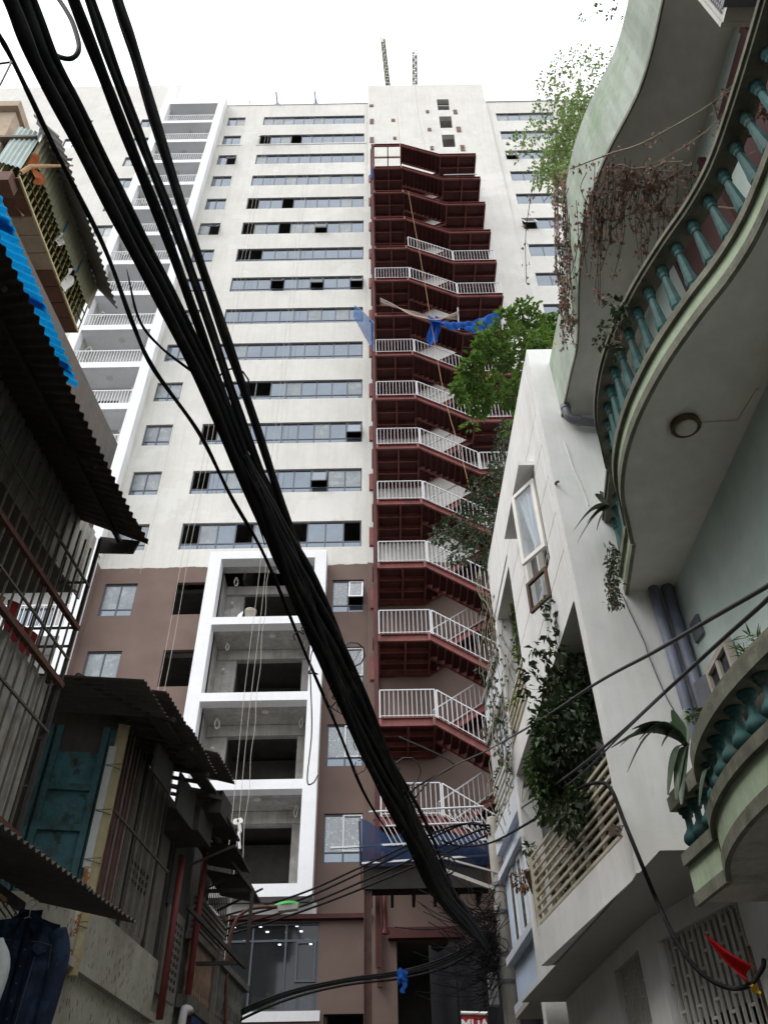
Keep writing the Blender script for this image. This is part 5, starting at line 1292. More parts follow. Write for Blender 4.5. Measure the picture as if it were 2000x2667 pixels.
obj("parapet_block", MB().hexa([(-9,5.8,14.1),(-5.95,5.8,14.1),(-5.95,7.4,14.1),(-9,7.4,14.1),(-9,5.8,16.25),(-6.15,5.8,16.25),(-6.15,7.4,16.25),(-9,7.4,16.25)]), "speckled_wall", bh)
obj("parapet_lip", MB().box((-9,5.7,16.2),(-6.08,7.5,16.4)), "speckled_wall", bh)
obj("side_box", MB().box((-9,5.74,ZC-.25),(-5.5,6.0,ZC+.02)), "tile_under", bh)
obj("side_wall", MB().box((-9,5.85,4),(-6.4,7.5,ZC+.3)), "dark_tin", bh)
for i, (y, f, sx, sz, mt, lab) in enumerate(((Y1c-.9,.6,.2,.5,"cloth_white","white cloth draped over the drying cage rail"),(Y0c+.15,.95,.4,.3,"cloth_orange","orange cloth hung at the head of the drying cage"),(Y0c+.55,.5,.3,.45,"cloth_brown","brown sack hanging inside the drying cage"),(Y0c+.95,.5,.10,.2,"cloth_red","small red cloth inside the drying cage"),(Y1c-1.5,.8,.15,.22,"cloth_white","small white cloth pegged high on the drying cage"))):
    rn = random.Random(i); p0 = BP(y, .06 if i in (0,1,4) else -.15, ZC+(CT-ZC)*f)
    tag(obj("drying_cloth", MB().grid(lambda u, v: p0+Vector((.05*math.sin(7*u+4*v), sx*(u-.5)*(1+.3*math.sin(4*v)), -sz*v+.06*math.sin(9*u))), 10, 10), mt, None, True), lab, "cloth")
# bamboo pole poking out of the cage
pp = [onB(zaa(300,1100), .0), onB(zaa(440,1010), .1), onB(zaa(1050,995), .55)]
tag(obj("bamboo_pole", MB().tube(pp, [.04,.035,.015], 7), "rope_tan"), "thin bamboo pole poking out of the drying cage", "pole")

# ------------------------------------------------------------------ overhead cables
mat("cable_black", (0.012, 0.0115, 0.0125), 0.75, 0.45, 5, 0.35, 55, spec=0.18, blotch=((0.035,0.032,0.03), 3.0, 0.56, 0.7))
mat("cable_grey", (0.06, 0.06, 0.065), 0.5, 0.2, 6, spec=0.4)
mat("cable_tan", (0.16, 0.12, 0.09), 0.7, 0.2, 9)
PB = Vector((1.80, 15.0, 0)); NB = Vector((-1.90, 1.34, 0))     # plan line of the bundle: pole to the near end
def bundle_pt(x, y, off=0.0):
    d = PB-NB; n = Vector((-d.y, d.x, 0)).normalized()          # points left
    return atPl(x, y, PB + n*off, n)
def cable(pts, w, label, off=0.0, mt="cable_black", group=None, name="cable", wmul=None, n=6):
    """pts: sighted points along the cable; w: its thickness in the same sight units"""
    P = [bundle_pt(x, y, off) for x, y in pts]
    P = smooth_path(P, 10); rad = []
    for i, p in enumerate(P):
        k = 1.0 + .10*math.sin(i*.55+w*3) ; d = (p-CAM).dot(FWD)
        e_ = (len(P)-1-i if name == "cable" and pts[0][1] < 100 else min(i, len(P)-1-i))/7.0
        rad.append(w*k*(min(1, .25+.75*e_)))
    return tag(obj(name, MB().tube(P, rad, n), mt, None, True), label, "cable", group)
def ext(p0, p1, s=1.0): return (p0[0]+(p0[0]-p1[0])*s, p0[1]+(p0[1]-p1[1])*s)
# spine of the bundle from the near end to the pole
SP = [(55,0),(115,150),(210,340),(320,560),(430,770),(545,1000),(640,1230),(745,1470),(850,1720),(960,1960),(1075,2190),(1165,2360),(1250,2450)]
S2 = [(195,0),(262,180),(345,390),(425,590),(520,850),(600,1080),(680,1290),(765,1500),(865,1740),(975,1980),(1085,2210),(1170,2370),(1252,2455)]
S3 = [(305,0),(352,140),(420,370),(500,620),(585,870),(665,1100),(735,1320),(810,1530),(890,1740),(990,1970),(1095,2200),(1178,2370),(1255,2440)]
def shifted(S, f, seed, amp):
    rnd = random.Random(seed); out = []
    n = len(S)
    for i, (x, y) in enumerate(S):
        k = 1-.82*(i/(n-1))**.7
        out.append((x + f*k + rnd.uniform(-amp, amp)*k, y - f*k*.25))
    return out
G = "black cables of the overhead bundle"
ORD = ["first","second","third","fourth","fifth","sixth","seventh","eighth","ninth"]
lab0 = "black cable twisted into the thick lower bundle beside the podium balconies"
SP = [(-75,-320),(-10,-150)]+SP; S2 = [(75,-330),(135,-160)]+S2; S3 = [(215,-330),(262,-160)]+S3
for j, f in enumerate((-46, -36, -26, -14, -3, 9, 20, 31, 41)):
    cable(shifted(SP, f, 10+j, 4), (.019,.026,.031,.028,.034,.030,.026,.031,.021)[j], ORD[j]+" black cable from the left in the leftmost strand at the top edge", off=.05*math.sin(j*2.1), group=G)
for j, f in enumerate((-11, -1, 9, 38, 47, 55)):
    cable(shifted(S2, f, 30+j, 3), (.021,.028,.020,.025,.030,.019)[j], ORD[j]+" black cable from the left in the middle strands at the top edge", off=.05*math.sin(j*1.7+1), group=G)
for j, f in enumerate((-9, 1, 10)):
    cable(shifted(S3, f, 50+j, 3), (.022,.030,.020)[j], ORD[j]+" black cable from the left in the rightmost strand at the top edge", off=.04*math.sin(j*2.7+2), group=G)
# the merged, ragged lower part of the bundle
for j in range(22):
    rj = random.Random(200+j); S = [(640,1190),(735,1400),(800,1545),(895,1760),(985,1960),(1075,2150),(1150,2310),(1215,2400),(1270,2470)]
    o = rj.uniform(-1,1); pp_ = []
    for i, (x, y) in enumerate(S):
        sp_ = (26,34,40,42,40,36,28,18,8)[i]; ph = math.sin(i*1.3+j*1.9)
        pp_.append((x+sp_*(o*.6+.5*ph)*.9, y-.3*sp_*o))
    cable(pp_, rj.uniform(.018,.040), lab0, off=.10*math.sin(j*2.3), group=G)
# slack single cables beside the bundle
cable([(-20,60),(0,95),(40,170),(150,400),(270,640),(345,840),(400,960),(520,1130),(600,1290),(690,1450),(790,1690),(880,1900),(945,2060),(1010,2170)], .016, "single slack cable hanging left of the overhead bundle", off=.35)
cable([(330,700),(362,830),(420,905),(520,985),(560,1050)], .010, "thin looping wire joining the slack cable to the bundle", off=.2)
cable([(560,1000),(545,1010),(575,1060),(600,1130),(640,1250),(690,1420)], .014, "thinner black cable twisting round the left edge of the bundle", off=.12)
# curled loop at the top
lp_ = [atY(x, y, 1.9) for x, y in ((20,0),(60,60),(100,110),(140,140),(178,152),(200,140),(205,112),(190,60),(172,25),(150,-8))]
tag(obj("cable_loop", MB().tube(smooth_path(lp_, 6), .016, 8), "cable_black", None, True), "grey cable curled into a loop at the top left against the sky", "cable")
for nm, a, b in (("steel_stay",(50,20),(80,0)),("steel_stay",(-5,165),(30,160)),("steel_stay",(30,160),(0,220))):
    p, q = atY(a[0], a[1], 1.7), atY(b[0], b[1], 1.7)
    tag(obj(nm, MB().tube([p, q], .006, 5), "cable_grey"), ["short wire beside the cable loop at the very top left", "short level wire at the left picture edge beside the bundle", "short slanting wire at the left picture edge beside the bundle"][0 if a[0] == 50 else (1 if a[0] < 0 else 2)], "wire")
# ties, tufts and stray wires round the lower bundle
rnd = random.Random(5)
tz = thing("wire_tangle", bundle_pt(900, 1850), "tangle of thin wires curling round the lower cable bundle", "wire tangle")
mb = MB()
for i in range(70):
    t = rnd.random(); x, y = 815+330*t+rnd.uniform(-45,45), 1640+660*t+rnd.uniform(-30,30)
    pts = []
    a = rnd.uniform(0, 6.28); r = rnd.uniform(6, 19)
    for j in range(rnd.randint(4, 8)):
        pts.append(bundle_pt(x+r*math.cos(a+j*.8)*rnd.uniform(.5,1.3), y+r*math.sin(a+j*.8)*rnd.uniform(.5,1.5), rnd.uniform(-.1,.25)))
    mb.tube(smooth_path(pts, 4), rnd.uniform(.004,.008), 4)
tag(obj("strands", mb, "cable_black", tz), kind="stuff")
mb = MB()
for i in range(150):                                   # strands sagging in to the pole, a few loose loops
    x1, y1 = 1292+rnd.uniform(-8,14), rnd.gauss(2440, 60); x0, y0 = x1-abs(rnd.gauss(0, 85))-15, y1+rnd.gauss(10, 55)
    sg_ = rnd.uniform(5, 45); Yc = 14.7+rnd.uniform(-.25,.3)
    mb.tube(smooth_path([atY(x0+(x1-x0)*t, y0+(y1-y0)*t+sg_*math.sin(math.pi*t)+rnd.uniform(-3,3), Yc+.1*t) for t in (0,.25,.5,.75,1)], 4), rnd.uniform(.004,.011), 4)
for i in range(45):
    x, y = rnd.gauss(1250, 30), rnd.gauss(2440, 55); a = rnd.uniform(0, 6.28); r = rnd.uniform(8, 26); Yc = 14.7+rnd.uniform(-.2,.3)
    mb.tube(smooth_path([atY(x+r*math.cos(a+j*.7), y+r*1.1*math.sin(a+j*.7), Yc) for j in range(7)], 4), rnd.uniform(.004,.008), 4)
tg = thing("cable_tangle", (1.5, 14.7, 5.4), "dark knot of tangled cables beside the utility pole", "cable tangle")
tag(obj("strands", mb, "cable_black", tg), kind="stuff")
for (pts, r, lab, mt) in (
    ([(820,1600),(835,1640),(815,1690),(808,1740),(812,1900),(800,2030),(815,2040),(828,2020)], .006, "tan wire end dangling below the cable bundle", "cable_tan"),
    ([(940,1690),(905,1750),(860,1790),(850,1830),(905,1870)], .005, "tan wire looping off the lower cable bundle", "cable_tan")):
    tag(obj("stray_wire", MB().tube(smooth_path([bundle_pt(x, y, .2) for x, y in pts], 6), r, 5), mt), lab, "wire")
for x, y in ((607,1000),(918,1705),(1060,2010),(1140,2250)):
    c = bundle_pt(x, y, .1); d = (bundle_pt(x+8, y+16) - c).normalized()
    s = d.cross(Vector((0,0,1))).normalized(); v = s.cross(d)
    mb = MB().tube([c+(s*math.cos(a*.63)+v*math.sin(a*.63))*(.13 if y < 1900 else .17) for a in range(11)], .008, 5)
    tag(obj("cable_tie", mb, "cable_grey"), {1000:"grey tie strap round the bundle near the middle windows",1705:"grey tie strap round the bundle beside the podium windows",2010:"wire tie round the bundle in front of the white railing",2250:"wire tie round the bundle in front of the navy screen"}[y], "cable tie")
cl = [atY(1165+math.cos(a*.5)*22, 2255+math.sin(a*.5)*24, 13.2) for a in range(27)]
tag(obj("cable_coil", MB().tube(cl, .012, 6), "cable_black"), "coil of spare black cable hung on the bundle near the pole", "cable")
# cables running off to the right
def rc(pts, r, lab, mt="cable_grey"):
    P = [atY(x, y, Y) for x, y, Y in pts]; return tag(obj("cable", MB().tube(smooth_path(P, 10), r, 7), mt, None, True), lab, "cable")
def rx(pts, r, lab, mt="cable_grey"):
    P = [atX(x, y, v) if k == 'x' else atY(x, y, v) for x, y, k, v in pts]; return tag(obj("cable", MB().tube(smooth_path(P, 10), r, 7), mt, None, True), lab, "cable")
rx([(2080,1470,'x',1.7),(2000,1525,'x',1.7),(1850,1612,'x',1.7),(1700,1700,'x',1.68),(1553,1780,'x',1.66),(1400,1880,'x',1.60),(1273,1953,'y',12.2),(1185,1994,'y',13.2),(1120,2035,'y',13.8),(1083,2075,'y',14.2)], .0125, "upper thick grey cable crossing the white house to the right edge")
rx([(2080,1475,'x',1.72),(2000,1560,'x',1.72),(1880,1667,'x',1.72),(1740,1795,'x',1.70),(1610,1915,'x',1.68),(1480,2020,'x',1.62),(1350,2110,'y',11.5),(1290,2142,'y',14.8)], .0115, "lower thick grey cable crossing the white house to the right edge")
rx([(1730,1805,'x',1.69),(1610,1922,'x',1.66),(1500,2028,'x',1.6),(1400,2095,'y',10.6),(1300,2165,'y',14.7)], .007, "thinner twin cable under the lower right cable")
rc([(1150,2190,14.2),(1200,2205,14.4),(1280,2195,13.5),(1400,2130,9.6),(1500,2060,7.7),(1555,2040,6.7),(1590,2055,6.4),(1625,2140,6.3),(1670,2250,6.25),(1712,2350,6.4),(1760,2450,6.3),(1820,2530,6.2),(1890,2572,6.1),(1950,2568,6.0),(1985,2525,5.9),(1990,2500,5.9)], .016, "black cable looping down across the white house balcony to the flag", "cable_black")
rc([(1083,2075,14.0),(1060,2110,14.1),(1075,2060,14.0),(1120,2030,13.8),(1178,1998,13.4),(1175,1985,13.4),(1130,1960,13.6),(1040,1920,14.2)], .016, "hooked cable end branching off the bundle over the white railing", "cable_black")
for j, (a, b, c, d) in enumerate((((590,2385),(780,2330),(950,2255),(1170,2155)),((590,2400),(780,2345),(960,2265),(1200,2150)),((590,2420),(790,2360),(960,2290),(1230,2170)),((600,2435),(800,2370),(980,2300),(1260,2180)))):
    rc([(a[0]-60,a[1]+20,15),(*a,15),(*b,15),(*c,15),(*d,15),(1275,2150+8*j,14.9)], .018, ["top","second","third","lowest"][j]+" of four dark cables sagging across the brown podium", "cable_black")
for j in range(12):
    rr_ = random.Random(j+70); o = rr_.uniform(-13, 13)
    rc([(560,2690+o,15),(640,2640+o*1.2,15),(760,2592+o,15),(900,2560+o*.8,15),(1060,2538+o,15),(1180,2500+o*1.3,14.9),(1270,2440+o,14.8)], rr_.choice((.008,.012,.016)), "dark cable in the low bundle strung across the lobby", "cable_black")["group"] = "cables of the low bundle across the lobby"
def blue_tie(u, v):
    c = atY(1048, 2545, 14.8); return c + Vector((.07*math.cos(6.28*u)*(1+.3*math.sin(9*v)), .06*math.sin(6.28*u), .08-.15*v+.04*math.sin(12*u)))
bt_ = thing("blue_cloth_tie", atY(1048, 2545, 14.8), "blue rag knotted round the low cable bundle", "rag")
obj("knot", MB().grid(blue_tie, 14, 6), "net_blue", bt_, True)
obj("tail", MB().grid(lambda u, v: atY(1045+12*u+4*math.sin(6*v), 2560+28*v, 14.7), 4, 8), "net_blue", bt_, True)
# thin service wires on the right
for j, (x0, y0, x1, y1) in enumerate(((1300,2180,1480,2050),(1310,2380,1370,2330),(1300,2420,1375,2300),(1280,2440,1375,2350),(1300,2250,1400,2160))):
    tag(obj("service_wire", MB().tube([atY(x0,y0,14.9), atY((x0+x1)/2,(y0+y1)/2+4,13.4), atY(x1,y1,12)], .006, 4), "cable_black"), "thin service wire from the pole to the pale blue house, " + ("highest","middle left","middle right","lowest","upper")[j], "wire")
# wire coil under the white balcony slats
wcl = [atY(1600+random.Random(j).uniform(-22,22), 2165+random.Random(j+50).uniform(-16,16), 6.66) for j in range(26)]
tag(obj("wire_coil", MB().tube(smooth_path(wcl, 4), .005, 4), "cable_tan"), "loose coil of thin wire hung on the white balcony corner", "wire")

# ------------------------------------------------------------------ green street lamp on a curved arm
sl_ = thing("street_lamp", atY(700, 2370, 13.9), "green topped street lamp on a curved brown arm, left of the podium", "street lamp")
hd = [atY(550+x/2.07375, 2067+y/2.07375, 13.9) for x, y in ((345,612),(475,600))]
u0 = (hd[1]-hd[0]); Lh = u0.length
def lampf(u, v):
    a = math.pi*v; w = .085*math.sin(math.pi*(.12+.8*u))**.7; return hd[0]+u0*u+Vector((0, math.cos(a)*w*1.1, math.sin(a)*w*.75+.0))
mat("lamp_green", (0.03, 0.42, 0.06), 0.4, 0.1, 6)
obj("hood", MB().grid(lampf, 14, 10), "lamp_green", sl_, True)
obj("lens", MB().hexa([hd[0]+u0*.15+Vector((0,-.07,-.09)),hd[0]+u0*.95+Vector((0,-.06,-.08)),hd[0]+u0*.95+Vector((0,.06,-.08)),hd[0]+u0*.15+Vector((0,.07,-.09)),hd[0]+u0*.1+Vector((0,-.085,.0)),hd[0]+u0*.99+Vector((0,-.07,.0)),hd[0]+u0*.99+Vector((0,.07,.0)),hd[0]+u0*.1+Vector((0,.085,.0))]), "lamp_shade_frost", sl_)
obj("arm", MB().tube(smooth_path([atY(550+x/2.07375, 2067+y/2.07375, 13.9) for x, y in ((360,615),(280,615),(200,630),(140,680),(108,760),(95,850),(85,960),(80,1100),(78,1300))], 6), .028, 8), "iron_rust", sl_, True)

# ------------------------------------------------------------------ plants
mat("leaf_mid", (0.055, 0.105, 0.022), 0.55, 0.2, 6, island=0.45, trans=0.30, spec=0.35)
mat("leaf_pale", (0.17, 0.25, 0.08), 0.5, 0.2, 5, island=0.4, trans=0.4, spec=0.35)  # pale olive, lightened further to give the crown hazy highlights
mat("leaf_bright", (0.085, 0.165, 0.028), 0.5, 0.2, 5, island=0.45, trans=0.4, spec=0.35)
mat("leaf_dark", (0.038, 0.068, 0.026), 0.5, 0.2, 6, island=0.45, trans=0.15, spec=0.45)
mat("leaf_dead", (0.215, 0.130, 0.092), 0.85, 0.3, 9, island=0.5, trans=0.2)
mat("leaf_strap", (0.030, 0.060, 0.025), 0.42, 0.25, 7, trans=0.15, spec=0.5)
mat("leaf_strap_grey", (0.075, 0.10, 0.065), 0.5, 0.25, 7, trans=0.15)
mat("twig_brown", (0.13, 0.10, 0.075), 0.9, 0.3, 12)
mat("twig_pale", (0.34, 0.30, 0.23), 0.9, 0.25, 12)
mat("pot_clay", (0.26, 0.17, 0.12), 0.85, 0.2, 5)
mat("flower_red", (0.5, 0.03, 0.02), 0.6, 0.1, 5); mat("leaf_yellow", (0.55, 0.33, 0.02), 0.6, 0.2, 8, trans=.3)
def along(pts, n, ln, w, seed, spread, droop=.4, out=.5):
    """leaves set along polylines"""
    rnd = random.Random(seed); mb = MB(); seg = [(Vector(a), Vector(b)) for p in pts for a, b in zip(p[:-1], p[1:])]
    ws = [(b-a).length for a, b in seg]; tot = sum(ws)
    for _ in range(n):
        r = rnd.uniform(0, tot)
        for (a, b), l in zip(seg, ws):
            if r <= l: break
            r -= l
        p = a.lerp(b, r/max(l, 1e-6)) + rvec(rnd)*spread
        k = rnd.uniform(.6, 1.3)
        leaf(mb, p, rvec(rnd)*out + Vector((0,0,-droop)), rvec(rnd)+Vector((0,0,.7)), ln*k, w*k)
    return mb
# small tree on the roof terrace behind the top parapet
def px(x, y, Y): return atY(x, y, Y)
tr = thing("roof_tree", px(1540, 440, 7.6), "airy small leaved tree rising behind the top balcony parapet", "tree")
base = px(1530, 520, 7.6)
tips = [px(x, y, 7.6+random.Random(i).uniform(-.6,.6)) for i, (x, y) in enumerate(((1400,300),(1420,220),(1455,170),(1500,150),(1545,150),(1585,160),(1380,360),(1440,400),(1480,300),(1520,250),(1560,230),(1400,450),(1350,380),(1480,460),(1530,330),(1470,205),(1520,190),(1440,245),(1490,235),(1560,190),(1450,290),(1510,280),(1565,275),(1420,330),(1460,370),(1500,400),(1430,430)))]
obj("trunk", twigs(base, tips, .014, 4, .1).tube(smooth_path([(base.x+.1,base.y+.1,10.12),(base.x+.03,base.y+.05,(base.z+10.12)/2),tuple(base)], 5), .022, 6), "twig_brown", tr)
obj("pot", MB().lathe([(.14,0),(.2,.3),(.22,.3),(.22,.36),(.18,.36),(.17,.28)], 14, (base.x+.1,base.y+.1,10.1)), "pot_clay", tr, True)
cl_ = [(t, (.20,.35,.20), .7) for t in tips] + [(t.lerp(base, .4), (.24,.4,.24), 1.3) for t in tips]
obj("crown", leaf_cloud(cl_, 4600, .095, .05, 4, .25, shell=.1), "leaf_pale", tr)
# sprig at the very top
sp = thing("roof_sprig", px(1560, 40, 4.3), "few loose leaves on a sprig above the parapet at the top edge", "plant")
tp = [px(x, y, 4.3) for x, y in ((1560,20),(1600,10),(1630,40),(1520,45),(1645,65),(1590,35))]
obj("stem", twigs(px(1640,-60,4.3), tp, .006, 6), "twig_brown", sp)
obj("foliage", leaf_cloud([(t, (.05,.06,.05), 1) for t in tp], 60, .07, .032, 6, .2), "leaf_mid", sp)
# bushy shrub on the parapet of the white house
sb = thing("parapet_shrub", (1.5, 9.6, 10.5), "bright green bushy shrub spilling over the white house parapet", "shrub")
cs = [(1420,850),(1450,900),(1400,930),(1390,900),(1300,840),(1250,900),(1220,960),(1300,930),(1340,880),(1380,860),(1430,880),(1460,860),(1360,950),(1280,1010),(1330,1020),(1240,1040),(1380,830),(1350,815),(1410,900),(1200,1000),(1350,990)]
cl_ = [(px(x+8, y+6, 9.4+random.Random(x).uniform(-.7,.7)), (.20,.4,.15), random.Random(x+3).uniform(.4,1.3)) for x, y in cs]
obj("foliage", leaf_cloud(cl_, 4600, .13, .066, 8, .25, shell=.15), "leaf_bright", sb)
obj("stems", twigs(px(1420,935,9.6), [c[0] for c in cl_], .010, 9, .12), "twig_brown", sb)
tips = [px(x, y, 9.3) for x, y in ((1365,800),(1378,790),(1345,815),(1390,812),(1255,855),(1210,1040),(1225,1110),(1330,1120))]
tag(obj("shoots", leaf_cloud([(t, (.10,.1,.07), 1) for t in tips], 150, .13, .055, 12, .1), "leaf_bright", sb), kind="stuff")
# dull bush hanging at the far end of the white house
db = thing("hanging_bush", (1.6, 11.5, 8.8), "grey green trailing bush hanging from the far end of the white house", "bush")
cs = [(1240,1270),(1270,1300),(1290,1250),(1230,1330),(1260,1370),(1290,1340),(1300,1400),(1220,1400),(1180,1370),(1150,1390),(1250,1430),(1280,1460),(1300,1210),(1310,1290),(1200,1440),(1310,1160),(1318,1120)]
cl_ = [(px(x, y, 11.6+random.Random(x+1).uniform(-.4,.4)), (.22,.3,.22), 1.0) for x, y in cs]
obj("foliage", leaf_cloud(cl_, 2300, .095, .05, 21, .35, shell=.3), "leaf_dark", db)
obj("stems", twigs(px(1330,1330,11.6), [c[0] for c in cl_] + [px(1130+9*i, 1400+20*(i%4), 11.5) for i in range(6)], .014, 22, .16), "twig_brown", db)
for x, y in ((1298,1291),): obj("blossom", MB().lathe([(.01,0),(.045,.03),(.03,.06)], 7, px(x,y,11.4)), "flower_red", db)
# vines trailing down the pale blue house and the far column
vn = thing("trailing_vine", (1.5, 11.4, 7), "tangled vine trailing down the far column of the white house", "vine")
vines = []
rv = random.Random(31)
for i in range(26):
    x0 = rv.uniform(1240,1370); y0 = rv.uniform(1470,1640); Yv = rv.uniform(10.6,11.6); pts = []
    for j in range(9):
        pts.append(px(x0 + rv.uniform(-14,14) + j*6*rv.uniform(.5,1.8), y0 + j*rv.uniform(45,70), Yv))
    vines.append(smooth_path(pts, 3))
mb = MB()
for p in vines: mb.tube(p, .006, 4)
obj("stems", mb, "twig_pale", vn)
obj("foliage", along(vines, 700, .085, .045, 33, .06), "leaf_dark", vn)
c_ = [(px(x, y, 10.4), (.08,.12,.14), 1) for x, y in ((1350,1640),(1355,1700),(1360,1760),(1345,1580),(1360,1620),(1350,1820))]
obj("bright_foliage", leaf_cloud(c_, 420, .075, .04, 34, .4), "leaf_bright", vn)
# dense creeper inside the loggia
lg = thing("loggia_bush", (2.1, 8.5, 4.2), "dense dark green bush filling the white house loggia", "bush")
cs = [(1500,1760),(1460,1800),(1550,1790),(1480,1850),(1540,1870),(1450,1900),(1500,1930),(1560,1940),(1460,1980),(1530,2000),(1440,2030),(1430,1960),(1560,1850),(1430,1890),(1480,2060),(1420,2020),(1450,1790),(1560,1780),(1530,2080),(1480,2120),(1440,2090),(1560,2040),(1580,2100),(1520,2150)]
cl_ = [(px(x, y, 8.0+random.Random(x+y).uniform(-.5,.5)), (.17,.35,.19), 1.0) for x, y in cs]
obj("foliage", leaf_cloud(cl_, 3600, .10, .055, 41, .3, shell=.25), "leaf_dark", lg)
obj("dry_stems", twigs(px(1480,2120,8.2), [px(1400+12*i, 2010+9*(i%5), 8.0) for i in range(14)], .007, 42, .2), "leaf_dead", lg)
sprig = [px(x, y, 7.6) for x, y in ((1440,1620),(1430,1650),(1450,1690),(1400,1690),(1390,1760),(1370,1790),(1480,1610),(1370,1740),(1380,1820),(1440,1600),(1425,1570),(1410,1720))]
tag(obj("shoots", leaf_cloud([(t, (.08,.08,.06), 1) for t in sprig], 170, .10, .05, 44, .15), "leaf_dark", lg), kind="stuff")
obj("shoot_stems", twigs(px(1470,1800,7.8), sprig, .006, 45, .12), "twig_brown", lg)
obj("fringe", leaf_cloud([(px(x,y,8.0),(.14,.2,.16),1) for x,y in ((1415,1900),(1415,1960),(1410,2040),(1405,2000),(1440,1860))], 500, .075, .04, 47, .3), "leaf_mid", lg)
# dry growth behind the balcony slats; pots and foliage added to darken the gaps
bp_ = thing("gap_dark_planting", (2.0, 8, 4.0), "dry growth with dark pots added to darken the space behind the slatted balcony rail", "planter")
for i in range(6):
    y = 7.05+.42*i; pc = Vector((XS(y)+.30, y, 3.96))
    obj("pot", MB().lathe([(.10,0),(.13,.1),(.155,.24),(.165,.24),(.165,.28),(.14,.28),(.12,.22)], 12, pc), "pot_clay" if i % 3 == 0 else "iron_dark", bp_, True)
obj("foliage", leaf_cloud([(Vector((XS(y)+.28, y, 4.45)), (.16,.22,.28), 1) for y in (7.0,7.3,7.6,7.9,8.2,8.5,8.8,9.1)], 1500, .08, .04, 91, .3, shell=.1), "leaf_dark", bp_)
tag(obj("dry_growth", leaf_cloud([(Vector((XS(y)+.2, y, 4.6)), (.14,.22,.22), 1) for y in (7.4,7.8,8.3,8.7)], 420, .09, .02, 92, .5, shell=.1), "leaf_dead", bp_), kind="stuff")
# dry plant in a hanging pot at the balcony end
hp = thing("hanging_pot", px(1393, 2270, 9.5), "clay pot with withered plant on the far end of the slatted balcony", "plant pot")
pc = px(1395, 2290, 9.5)
obj("pot", MB().lathe([(.07,-.12),(.10,-.02),(.115,.05),(.12,.05),(.12,.08),(.10,.08),(.09,.0)], 14, pc), "pot_clay", hp, True)
obj("dry_foliage", leaf_cloud([(pc+Vector((-.15,0,-.02)), (.12,.1,.12), 1)], 130, .06, .03, 51, .5), "leaf_dead", hp)
obj("stem", twigs(pc, [px(1375,2210,9.5), px(1383,2215,9.5), px(1370,2240,9.5)], .012, 52), "twig_brown", hp)
obj("foliage", leaf_cloud([(px(1378,2212,9.5), (.07,.06,.05), 1)], 40, .08, .035, 53, .1), "leaf_mid", hp)
# withered creeper draped on wires in front of the top balcony soffit
dv_ = thing("withered_creeper", (2.1, 4.6, 9), "withered brown creeper hanging from wires below the top balcony", "creeper")
def q3(x, y, Y): return atY(1200+x/2.07375, y/2.07375, Y)
def qz(x, y, Z): return atZ(1200+x/2.07375, y/2.07375, Z)
def qx(x, y, X): return atX(1200+x/2.07375, y/2.07375, X)
def qd(x, y, Y): return qz(x, y, 9.02 - 1.45*max(0, x-620)/1040 - .0003*max(0, y-700))
wires = [[qd(590,910,4.9),qd(800,830,4.7),qd(960,780,4.5),qd(1150,680,4.2),qd(1350,560,3.9),qd(1500,430,3.6),qd(1659,290,3.3)],
         [qd(620,1210,4.9),qd(900,1160,4.7),qd(1100,1120,4.4),qd(1300,1110,4.2),qd(1550,1130,3.9)],
         [qd(700,1050,4.8),qd(1000,1010,4.5),qd(1250,940,4.1),qd(1450,880,3.8),qd(1659,775,3.4)],
         [qd(720,1000,4.8),qd(1000,900,4.5),qd(1250,760,4.1),qd(1500,560,3.6),qd(1659,420,3.3)]]
rv = random.Random(61)
for i in range(16):
    a = rv.uniform(650,1000); wires.append([qd(a,rv.uniform(850,1250),4.7),qd(a+rv.uniform(60,160),rv.uniform(880,1200),4.5),qd(a+rv.uniform(200,350),rv.uniform(850,1130),4.3)])
for i in range(10):
    x0 = rv.uniform(1300,1500); wires.append([qd(x0,rv.uniform(480,900),3.9),qd(x0+100,rv.uniform(450,850),3.7),qd(1640+rv.uniform(0,60),rv.uniform(250,700),3.4)])
mb = MB()
for w_ in wires: mb.tube(smooth_path(w_, 6), .007, 4)
obj("runners", mb, "twig_pale", dv_)
hang_ = []
for i in range(70):
    x0 = rv.gauss(800,170) if i < 50 else rv.uniform(880,1300); y0 = rv.uniform(840,1180); ln_ = rv.uniform(120,520)*(1 if i < 50 else .4)
    hang_.append([qd(x0,y0,4.75),qd(x0-rv.uniform(-20,40),y0+ln_*.5,4.75),qd(x0-rv.uniform(0,60),y0+ln_,4.78)])
mb = MB()
for h_ in hang_: mb.tube(smooth_path(h_, 4), .004, 4)
obj("strands", mb, "twig_brown", dv_)
obj("dead_leaves", along(hang_+[w_[:4] for w_ in wires], 1000, .062, .036, 62, .05, .8, .45), "leaf_dead", dv_)
